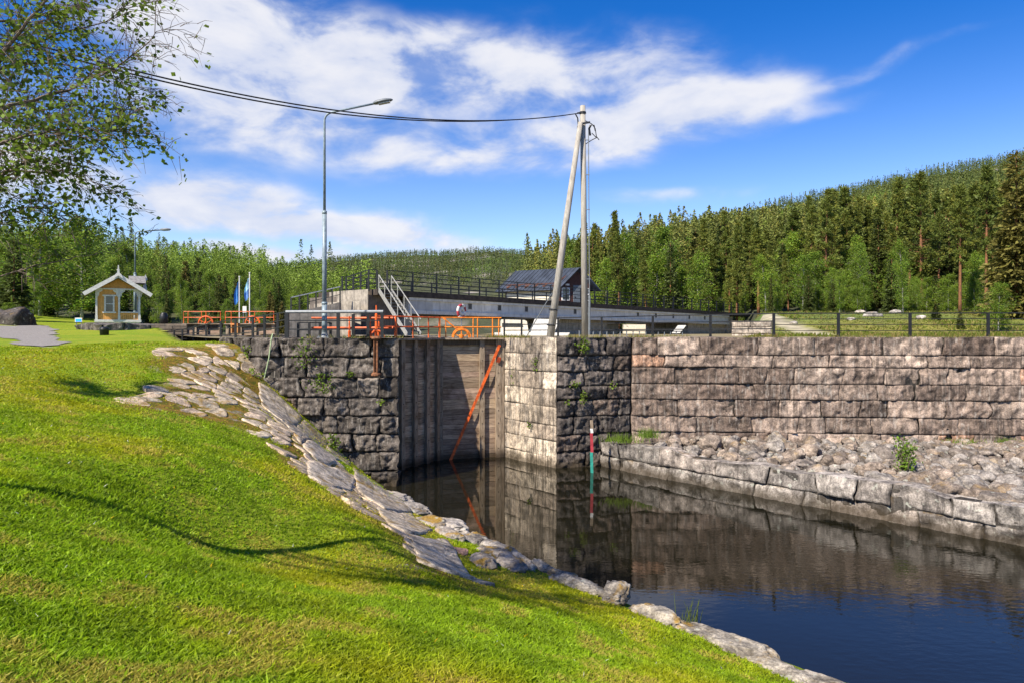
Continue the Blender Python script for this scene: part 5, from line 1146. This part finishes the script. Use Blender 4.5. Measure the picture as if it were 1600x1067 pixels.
def birch(seed, H, wide=.2, nb=54, low=.1, col=(.17, .25, .03), leaf=.2, per=170, weep=.25):
    r = np.random.default_rng(seed); tr = MB(); lean = r.normal(0, .03, 2)*H; ax_ = lambda v: np.array([lean[0]*v*v, lean[1]*v*v, H*v]); v = np.linspace(0, .97, 8)
    tr.tube([ax_(a) for a in v]-np.array([0, 0, .3]), H*.0095*(1-v*.9)+.012, 8); P, Cc = [], []
    for i in range(nb):
        v0 = low+(.97-low)*(i+r.random())/nb; env = math.sin(min(1, max(.06, (v0-low*.7)/(1-low*.7)))**.75*math.pi)**.7; L = H*wide*max(.18, env)*(.6+.6*r.random()); a = r.random()*6.283
        c = ax_(v0); e = c+np.array([math.cos(a)*L, math.sin(a)*L, L*(.75-.3*r.random())]); e2 = e+np.array([math.cos(a)*L*.3, math.sin(a)*L*.3, -L*weep])
        tr.tube([c, c*.5+e*.5+[0, 0, .06*L], e, e2], [H*.003+.006, .016, .009, .005], 4, (.7, .65, .6), False); tone = .72+.5*r.random()
        ncl = 6
        for s in range(ncl):
            f = .2+.85*r.random(); q = (c+(e-c)*f if f < .8 else e+(e2-e)*(f-.8)*4)+r.normal(0, .16*L+.1, 3)
            m = per//ncl; P.append(q+r.normal(0, 1, (m, 3))*np.array([.33, .33, .42])*(.55+.1*L)-np.abs(r.normal(0, weep, (m, 1)))*[0, 0, 1.]); Cc.append(np.full((m, 1), tone*(.8+.4*r.random())))
    P = np.concatenate(P); Cc = np.concatenate(Cc)*(.75+.5*r.random((len(P), 1))); V, Fq = leafquads(P, None, leaf, r, .8, .2); cr = MB(); cr.add(V, [Fq], np.repeat(np.array(col)*Cc*(1+.14*r.normal(0, 1, (len(P), 1))*[1, 0, 0]), 4, 0)); return tr, cr
def model(fn, bark, leafm, nm, *a, **k):
    tr, cr = fn(*a, **k); return (tr.mesh(nm+'_trunk', M[bark], True), cr.mesh(nm+'_crown', M[leafm]), fn)
MOD = {'pine': [model(pine, 'pinebark', 'needle', 'pine', s, 17, b, w) for s, b, w in ((1, .4, .09), (2, .5, .105), (3, .3, .095), (4, .2, .1), (11, .55, .135), (12, .45, .08))],
       'spruce': [model(spruce, 'pinebark', 'needle', 'spruce', s, 16, w, d, c) for s, w, d, c in ((5, .125, 1., (.085, .105, .026)), (6, .15, 1., (.075, .1, .026)), (10, .16, 1.5, (.15, .14, .036)))],
       'birch': [model(birch, 'bark', 'leaf', 'birch', s, 12, w, leaf=l) for s, w, l in ((7, .165, .17), (8, .14, .16), (9, .19, .18))]}
HREF = {'pine': 17, 'spruce': 16, 'birch': 12}
def ground_at(x, y):
    z = [float(hill_z(np.array([x/y]), np.array([y]))[0])]
    if y < 74 and x < -9: z.append(float(lawn_z(x, y)[0]))
    elif y < 84 and x > -9: z.append(ZT-.05)
    return max(z)
def plant(kind, px, D, H, label, group=None, mod=None, wide=1.):
    mods = MOD[kind]; trm, crm, _ = mods[int(rng.integers(len(mods))) if mod is None else mod]; x = XD(px, D); z = ground_at(x, D); s = H/HREF[kind]
    root = thing(kind+'_tree', label, kind if kind != 'birch' else 'birch', (x, D, z-.05), group); root.scale = (s*wide, s*wide, s); root.rotation_euler = (0, 0, rng.random()*6.28)
    for nm, me in (('trunk', trm), ('crown', crm)): o = link(bpy.data.objects.new(nm, me)); o.parent = root
    return root
def ytop(px, y, D): return (HY-y)/F*D-ground_at(XD(px, D), D)
SOLO = [('spruce', 1588, 60, 236, 'huge dense brown-green spruce cut by the right edge of the photo', None, 2, 1.15), ('pine', 1541, 68, 262, 'tall pine with bare red trunk left of the huge spruce', None, 1, 1), ('pine', 1500, 71, 292, 'pine with long bare grey lower limbs, second left of the huge spruce', None, 1, 1),
        ('birch', 1411, 68, 372, 'slender bright birch with a white trunk standing at the edge of the meadow', None, 1, .8), ('birch', 1312, 69, 420, 'bright young birch at the meadow edge, left of the white-trunked one', None, 0, .95), ('birch', 1345, 76, 380, 'pale green birch tucked between pines above the meadow', None, 2, .8),
        ('spruce', 1500, 52, 486, 'low bushy young spruce on the meadow behind the black railing', None, 0, 2.0), ('spruce', 1462, 58, 497, 'small dark spruce bush on the meadow, left of the low bushy one', None, 1, 2.2), ('birch', 1560, 50, 440, 'bright leafy bush at the right end of the meadow behind the railing', None, 2, 1.3),
        ('birch', 1040, 88, 352, 'big weeping light green birch right of the wooden power pole', None, 2, 1.1), ('birch', 975, 92, 362, 'tall pale green birch just right of the power pole', None, 0, 1.05), ('birch', 1065, 84, 415, 'small weeping birch in front of the big one, above the bridge railing', None, 1, 1.2),
        ('pine', 961, 104, 334, 'dark pine with twin tips behind the pale birch by the power pole', None, 0, 1), ('pine', 920, 100, 352, 'pine directly behind the wooden power pole, above the gatehouse', None, 2, 1), ('birch', 893, 112, 372, 'bright birch top behind the leaning strut and gatehouse', None, 0, 1.1),
        ('pine', 1100, 96, 345, 'reddish-trunked pine right of the weeping birches', None, 1, 1), ('pine', 1135, 100, 332, 'tall straight pine second right of the weeping birches', None, 3, 1), ('pine', 1290, 82, 300, 'tall full pine left of the young birches at the meadow', None, 3, 1.1), ('pine', 1440, 80, 270, 'tall pine towering behind the white-trunked birch', None, 2, 1.1), ('pine', 1400, 86, 282, 'slim pine directly left of the towering one behind the white-trunked birch', None, 0, 1),
        ('birch', 128, 62, 334, 'tall bright birch left of the hut, its top above the hillside', None, 0, 1.5), ('birch', 62, 62, 352, 'broad bright birch between the gravel path and the tall birch left of the hut', None, 2, 1.6), ('birch', 205, 78, 380, 'rounded birch behind the hut roof, beside the distant street lamp', None, 1, 1.7), ('spruce', 318, 118, 382, 'taller dark spruce on the left hill skyline, leftmost of three', None, 0, 1.1), ('spruce', 338, 121, 386, 'taller dark spruce on the left hill skyline, middle of three', None, 1, 1.), ('spruce', 352, 119, 390, 'taller dark spruce on the left hill skyline, rightmost of three', None, 0, 1.2), ('birch', 90, 66, 392, 'leafy birch left of the tall one, behind the gravel path', None, 2, 1.3), ('spruce', 22, 52, 372, 'dark spruce at the left edge behind the gravel path', None, 1, 1.5), ('birch', -40, 56, 400, 'leafy birch partly cut off by the left edge', None, 1, 1.4),
        ('birch', 52, 58, 440, 'low shrubby birch at the end of the gravel path', None, 1, 1.6), ('spruce', 70, 64, 420, 'dark spruce between the low birch and the leafy birch by the path', None, 0, 1.5), ('birch', 180, 70, 400, 'bright birch directly behind the ochre hut roof', None, 2, 1.2), ('spruce', 232, 66, 470, 'small green spruce right of the hut', None, 0, 1.4), ('birch', 15, 47, 488, 'low leafy bush on the dark rock at the left edge', None, 2, 2.)]
for kd, px, D, yt, lab, g, md, wd in SOLO: plant(kd, px, D, max(1.5, ytop(px, yt, D)), lab, g, md, wd)
GL = {('pine', 1): 'tall pine in the mixed forest on the right hillside', ('spruce', 1): 'dark spruce in the mixed forest on the right hillside', ('birch', 1): 'bright birch in the mixed forest on the right hillside',
      ('pine', 0): 'dark pine in the leafy forest on the left hillside', ('spruce', 0): 'dark spruce in the leafy forest on the left hillside', ('birch', 0): 'bright green birch in the leafy forest on the left hillside'}
GG = {1: 'trees on the right hillside', 0: 'trees on the left hillside'}
placed = []; cnt = 0
def scatter(n, pxr, Dr, probs, side, hr):
    got = 0; tries = 0
    while got < n and tries < n*60:
        tries += 1; px = rng.uniform(*pxr); D = Dr[0]+(Dr[1]-Dr[0])*rng.random()**.9; x = XD(px, D)
        if any((x-a)**2+(D-b)**2 < 2.5**2 for a, b in placed): continue
        placed.append((x, D)); got += 1; kd = ('pine', 'spruce', 'birch')[rng.choice(3, p=probs)]; h = rng.uniform(*hr[kd])
        yc = np.interp(px, [-150, 60, 130, 250, 350, 450, 620], [355, 385, 398, 410, 415, 442, 490]) if not side else np.interp(px, [885, 1060, 1200, 1300, 1400, 1500, 1600], [380, 366, 334, 308, 285, 266, 250])
        h = min(h, ytop(px, yc+rng.random()**1.3*75-(8 if side else 12), D)); h = max(h, 3.)
        plant(kd, px, D, h, GL[(kd, side)]+'', kd+' '+GG[side], None, rng.uniform(.85, 1.5))
scatter(40, (905, 1190), (86, 98), (.1, .15, .75), 1, {'pine': (7, 12), 'spruce': (4, 8), 'birch': (3, 6)})
scatter(60, (1195, 1690), (72, 84), (.08, .22, .7), 1, {'pine': (7, 12), 'spruce': (3, 6), 'birch': (3, 7.5)})
scatter(230, (885, 1690), (79, 122), (.7, .12, .18), 1, {'pine': (12, 17), 'spruce': (11, 15), 'birch': (6, 11)})
scatter(70, (215, 640), (60, 80), (0, .4, .6), 0, {'pine': (7, 12), 'spruce': (3, 6), 'birch': (2.5, 5.5)})
scatter(40, (-130, 215), (66, 82), (0, .4, .6), 0, {'pine': (7, 12), 'spruce': (5, 9), 'birch': (4, 8)})
scatter(150, (-130, 620), (80, 124), (.05, .36, .59), 0, {'pine': (9, 12), 'spruce': (8, 13), 'birch': (8, 12.5)})
# ---------------------------------------------------------------- far forest, too many to count
def forest(name, n, kr, Dr, mixf, hr, nq, qs, dens=None, pw=1., tone=1.):
    r = np.random.default_rng(len(name)+n); k = r.uniform(*kr, n*3); D = Dr[0]*(Dr[1]/Dr[0])**(r.random(n*3)**pw); px = k*F+CX
    ok = np.ones(len(k), bool) if dens is None else dens(px, D, k, r); k, D, px = k[ok][:n], D[ok][:n], px[ok][:n]; n = len(k); x, z = k*D, hill_z(k, D)
    pat = fbm(np.stack([x/45, D/45, 0*x], 1), 3, 91); kind = mixf(px, D, pat, r)           # 0 pine 1 spruce 2 birch
    H = hr[0]+(hr[1]-hr[0])*r.random(n); H = np.where(kind == 2, H*.82, H); q = np.clip((nq/D).astype(int), qs[0], qs[1]); T = np.repeat(np.arange(n), q); m = len(T)
    v = r.random(m); kd = kind[T]; lo_ = np.array([.3, .06, .12])[kd]; vv = lo_+(1-lo_)*v
    rad = np.where(kd == 0, .095*np.minimum(1, (1-v)*2.2)**.8*np.minimum(1, .4+v*2), np.where(kd == 1, .12*(1-v)**.9+.01, .17*np.sin(np.clip(v*.93+.06, 0, 1)**.8*math.pi)**.7))
    a = r.random(m)*6.283; rr = rad*np.sqrt(r.random(m))*(.75+.5*r.random(m)); lump = 1+.3*np.sin(a*3+T)
    P = np.stack([x[T]+np.cos(a)*rr*H[T]*lump, D[T]+np.sin(a)*rr*H[T]*lump, z[T]-.3+vv*H[T]], 1)
    sz = (H[T]/q[T]**.5)*np.where(kd == 2, .52, .5)*(.6+.7*r.random(m)); V, Fq = leafquads(P, None, sz, r, .6, .3)
    cb = np.array([[.13, .155, .036], [.09, .12, .032], [.18, .26, .034]])[kind]*(.72+.5*r.random((n, 1))); cb = np.where((kind == 0)[:, None] & (r.random((n, 1)) < .25), cb*[1.2, 1.0, .85], cb)
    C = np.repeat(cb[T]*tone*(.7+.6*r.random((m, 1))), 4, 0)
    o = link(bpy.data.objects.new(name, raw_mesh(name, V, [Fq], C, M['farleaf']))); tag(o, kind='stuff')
def ridge_ok(px, D, k, r):
    z = hill_z(k, D); return (z > 1) & (hill_z(k, D*1.06)-z > -D*.025)
forest('forest', 3000, (.02, .84), (112, 310), lambda px, D, pat, r: np.where(pat > .22, 2, np.where(r.random(len(px)) < .16, 1, np.where(r.random(len(px)) < .1, 2, 0))), (10, 16), 54000, (80, 380), ridge_ok)
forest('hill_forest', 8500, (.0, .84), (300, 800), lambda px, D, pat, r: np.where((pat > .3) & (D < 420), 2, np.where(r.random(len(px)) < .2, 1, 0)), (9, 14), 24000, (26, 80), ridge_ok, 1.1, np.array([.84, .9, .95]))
forest('leafy_forest', 3200, (-.92, -.2), (96, 330), lambda px, D, pat, r: np.where(r.random(len(px)) < np.clip(.76-.0016*(D-100)-.9*sstep(280, 420, px)*(D > 150)+pat*.7, .05, .95), 2, np.where(r.random(len(px)) < .7, 1, 0)), (7, 11.5), 60000, (80, 420), ridge_ok, 1., np.array([.98, 1., 1.]))
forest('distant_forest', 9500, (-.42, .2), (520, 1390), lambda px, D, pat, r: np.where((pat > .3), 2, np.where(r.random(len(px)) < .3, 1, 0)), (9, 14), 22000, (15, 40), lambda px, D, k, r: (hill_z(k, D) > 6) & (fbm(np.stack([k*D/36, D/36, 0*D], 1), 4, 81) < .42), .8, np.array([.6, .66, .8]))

# ---------------------------------------------------------------- the near birch reaching in from the left, and a slim one farther off
def near_birch(name, lab, base, top, limbs, seed, leaf, rad, crown_tw=0, density=1.):
    r = np.random.default_rng(seed); base, top = np.asarray(base, float), np.asarray(top, float); root = thing(name, lab, 'birch', base); tr = MB(); L = []; u = np.linspace(0, 1, 12)
    axis = lambda a: base+(top-base)*a+np.array([.16*math.sin(a*5), .12*math.sin(a*4+1), 0])*a
    tr.tube([axis(a)-[0, 0, .2*(a == 0)] for a in u], rad*(1-u*.86), 10); part('trunk', tr, M['bark'], root, True); tw = MB(); br_ = MB(); P = []
    def twig(c, d, l, lv, bare):
        d = d/np.linalg.norm(d); e = c+d*l+np.array([0, 0, -.12*l]); m_ = c+d*l*.5+np.array([0, 0, .05*l])+r.normal(0, .04*l, 3); tw.tube([c, m_, e], [.0022+.003*l, .0018+.0014*l, .0012], 4, (1, 1, 1), False)
        if not bare:
            for k in range(int(l*34*density)): f = .15+.9*r.random(); P.append(c*(1-f)+e*f+r.normal(0, .035, 3)+[0, 0, -.045*r.random()])
        if lv > 0:
            for k in range(int(2+l*6)): f = .15+.8*r.random(); q = c*(1-f)+e*f; dd = d*.7+r.normal(0, .6, 3); dd[2] -= .12; twig(q, dd, l*(.3+.3*r.random()), lv-1, bare and r.random() < .8)
    for (pts, th, bare0, hgt) in limbs:
        a = axis(hgt) if hgt is not None else pts[0]; pts = [a]+[np.asarray(p) for p in pts]; n = len(pts); seg = []
        for i in range(n-1):
            for k in range(5): f = k/5; seg.append(pts[i]*(1-f)+pts[i+1]*f)
        seg.append(pts[-1]); seg = np.array(seg); 
        for _ in range(2): seg[1:-1] = .5*seg[1:-1]+.25*(seg[2:]+seg[:-2])
        seg[1:-1] += r.normal(0, .012, seg[1:-1].shape); ww = np.linspace(1, .12, len(seg))**1.1*th; br_.tube(seg, ww, 6)
        s0 = 3
        for i in range(s0, len(seg)-1):
            d = seg[i+1]-seg[i]; f = i/len(seg)
            if hgt is not None and hgt < .3 and r.random() < .8: continue
            for k in range(2 if i % 2 else 3): dd = d/np.linalg.norm(d)*.75+r.normal(0, .55, 3); twig(seg[i]+d*r.random(), dd, (.28+.4*r.random())*(1.1-.35*f), 1, f > bare0)
        twig(seg[-1], seg[-1]-seg[-2], .28, 1, bare0 < 1)
    part('limb', br_, M['twig'], root); part('twig', tw, M['twig'], root); P = np.array(P); V, Fq = leafquads(P, None, leaf, r, .82, -.2); cr = MB(); cr.add(V, [Fq], np.repeat(np.array([.17, .24, .028])*(.55+.9*r.random((len(P), 1))), 4, 0)); part('leaves', cr, M['leaf'], root); return len(P)
Wd = lambda px, py, D=6.0: W(px, py, D)
TB = np.array((-7.3, 5.35, 0.)); TB[2] = lawn_z(TB[0], TB[1])[0]
limbs = [([Wd(-60, 150), Wd(10, 80), Wd(75, 0), Wd(120, -70)], .03, 1, .55), ([Wd(-60, 110, 6.2), Wd(20, 74, 6.2), Wd(130, 45, 6.3), Wd(225, 8, 6.4)], .02, .85, .52), ([Wd(-60, 215, 5.8), Wd(10, 165, 5.8), Wd(110, 142, 5.9), Wd(190, 100, 6), Wd(262, 45, 6.1)], .024, .74, .42),
         ([Wd(-40, 120, 6.6), Wd(60, 96, 6.6), Wd(160, 112, 6.7), Wd(245, 150, 6.8)], .016, .9, .55), ([Wd(-60, 250, 5.7), Wd(20, 218, 5.7), Wd(120, 198, 5.8), Wd(208, 210, 5.9)], .02, 1, .4), ([Wd(-60, 320, 5.9), Wd(0, 280, 5.9), Wd(50, 240, 5.9), Wd(110, 218, 5.9), Wd(190, 190, 6)], .024, .95, .36),
         ([Wd(-60, 300, 6.3), Wd(30, 268, 6.3), Wd(110, 270, 6.3), Wd(168, 296, 6.3)], .016, 1, .4), ([Wd(-60, 380, 6.1), Wd(0, 330, 6.1), Wd(60, 322, 6.1), Wd(100, 345, 6.1)], .014, 1, .33), ([Wd(-60, 40, 6.5), Wd(40, 30, 6.5), Wd(110, 20, 6.5), Wd(150, -15, 6.5)], .018, 1, .6), ([Wd(-40, 190, 6.7), Wd(40, 175, 6.7), Wd(120, 165, 6.7), Wd(200, 172, 6.7)], .014, 1, .46),
         ([Wd(-80, 470, 6.2), Wd(20, 425, 6.2), Wd(110, 404, 6.3), Wd(170, 394, 6.3), Wd(205, 378, 6.3)], .011, .3, .28)]
rr_ = np.random.default_rng(3)
for i in range(46):
    a = rr_.random()*6.28; hgt = .62+.36*i/46; c = TB+np.array([0.2, .2, 9.2*hgt]); l = 1.7*(1.2-hgt)+.45; limbs.append(([c+np.array([math.cos(a)*l*.6, math.sin(a)*l*.6, .4*l]), c+np.array([math.cos(a)*l*1.3, math.sin(a)*l*1.3, .6*l])], .014, 1, hgt))
print('near leaves', near_birch('birch_tree', 'near birch leaning in from the left edge, its leafy twigs against the sky', TB, TB+np.array([.35, .5, 9.2]), limbs, 5, .047, .115, 0, .42))
T2 = np.array((-14.1, 12.3, 0.)); T2[2] = lawn_z(T2[0], T2[1])[0]
lm2 = []
for i in range(8):
    a = rr_.random()*6.28; hgt = .7+.28*i/8; c = T2+np.array([0, 0, 6.2*hgt]); lm2.append(([c+np.array([math.cos(a)*.4, math.sin(a)*.4, .2]), c+np.array([math.cos(a)*.9, math.sin(a)*.9, .4])], .012, 1, hgt))
near_birch('birch_tree', 'slim young birch on the lawn outside the left edge, known by its long thin shadow', T2, T2+np.array([.1, 0, 6.2]), lm2, 6, .06, .07)
mb = MB(); c = W(12, 505, 46); rock_mesh(mb, c, (1.7, 0, 0), (0, 1.3, 0), (0, 0, 1.1), 901, (.07, .06, .055), 4, .3, .4); solo('dark_boulder', mb, M['rock'], 'big dark boulder at the left edge beside the gravel path', 'boulder', None, True)

# tufts and stones on the meadow
mb = MB(); r = np.random.default_rng(55); n = 16000; D = r.uniform(36, 74, n); px = r.uniform(1170, 1680, n); x = XD(px, D); z = np.maximum(hill_z(x/D, D), ZT-.05); ok = np.abs(x-(20.5+(D-40)*.12)) > 1.3; x, D, z = x[ok], D[ok], z[ok]; n = len(x)
h = .08+.2*r.random(n)*(fbm(np.stack([x/4, D/4, 0*x], 1), 3, 12) > .05); b = np.stack([x, D, z-.03], 1); w = np.stack([.06+.05*r.random(n), 0*x, 0*x], 1); tp_ = b+np.stack([r.normal(0, .06, n), r.normal(0, .06, n), h], 1)
V = np.stack([b-w, b+w, tp_], 1).reshape(-1, 3); k = np.arange(n)*3; cl = np.where((r.random(n) < .3)[:, None], (.26, .21, .07), (.13, .16, .022))*(.7+.6*r.random((n, 1))); mb.add(V, [np.stack([k, k+1, k+2], 1)], np.repeat(cl, 3, 0))
part('meadow_grass', mb, M['leaf'])['kind'] = 'stuff'
ML = ['largest pale stone lying on the meadow behind the black railing', 'small flat stone on the meadow, nearest the pale track', 'low grey stone in the middle of the meadow', 'grey stone on the meadow under the white-trunked birch', 'small stone at the forest edge of the meadow', 'pair-like lumpy stone on the meadow near the dark spruce bush']
for i, (px, py, D, s_) in enumerate([(1362, 499, 62, .8), (1240, 505, 56, .4), (1330, 506, 58, .4), (1400, 497, 66, .55), (1345, 492, 70, .5), (1440, 500, 60, .5)]):
    x = XD(px, D); c = np.array([x, D, ground_at(x, D)+.05]); mb = MB(); rock_mesh(mb, c, (s_, 0, 0), (0, s_*.7, 0), (0, 0, s_*.45), 950+i, np.array([.36, .33, .3]), 3, .3, .2); solo('meadow_stone', mb, M['rock'], ML[i], 'stone', 'stones on the meadow', True)
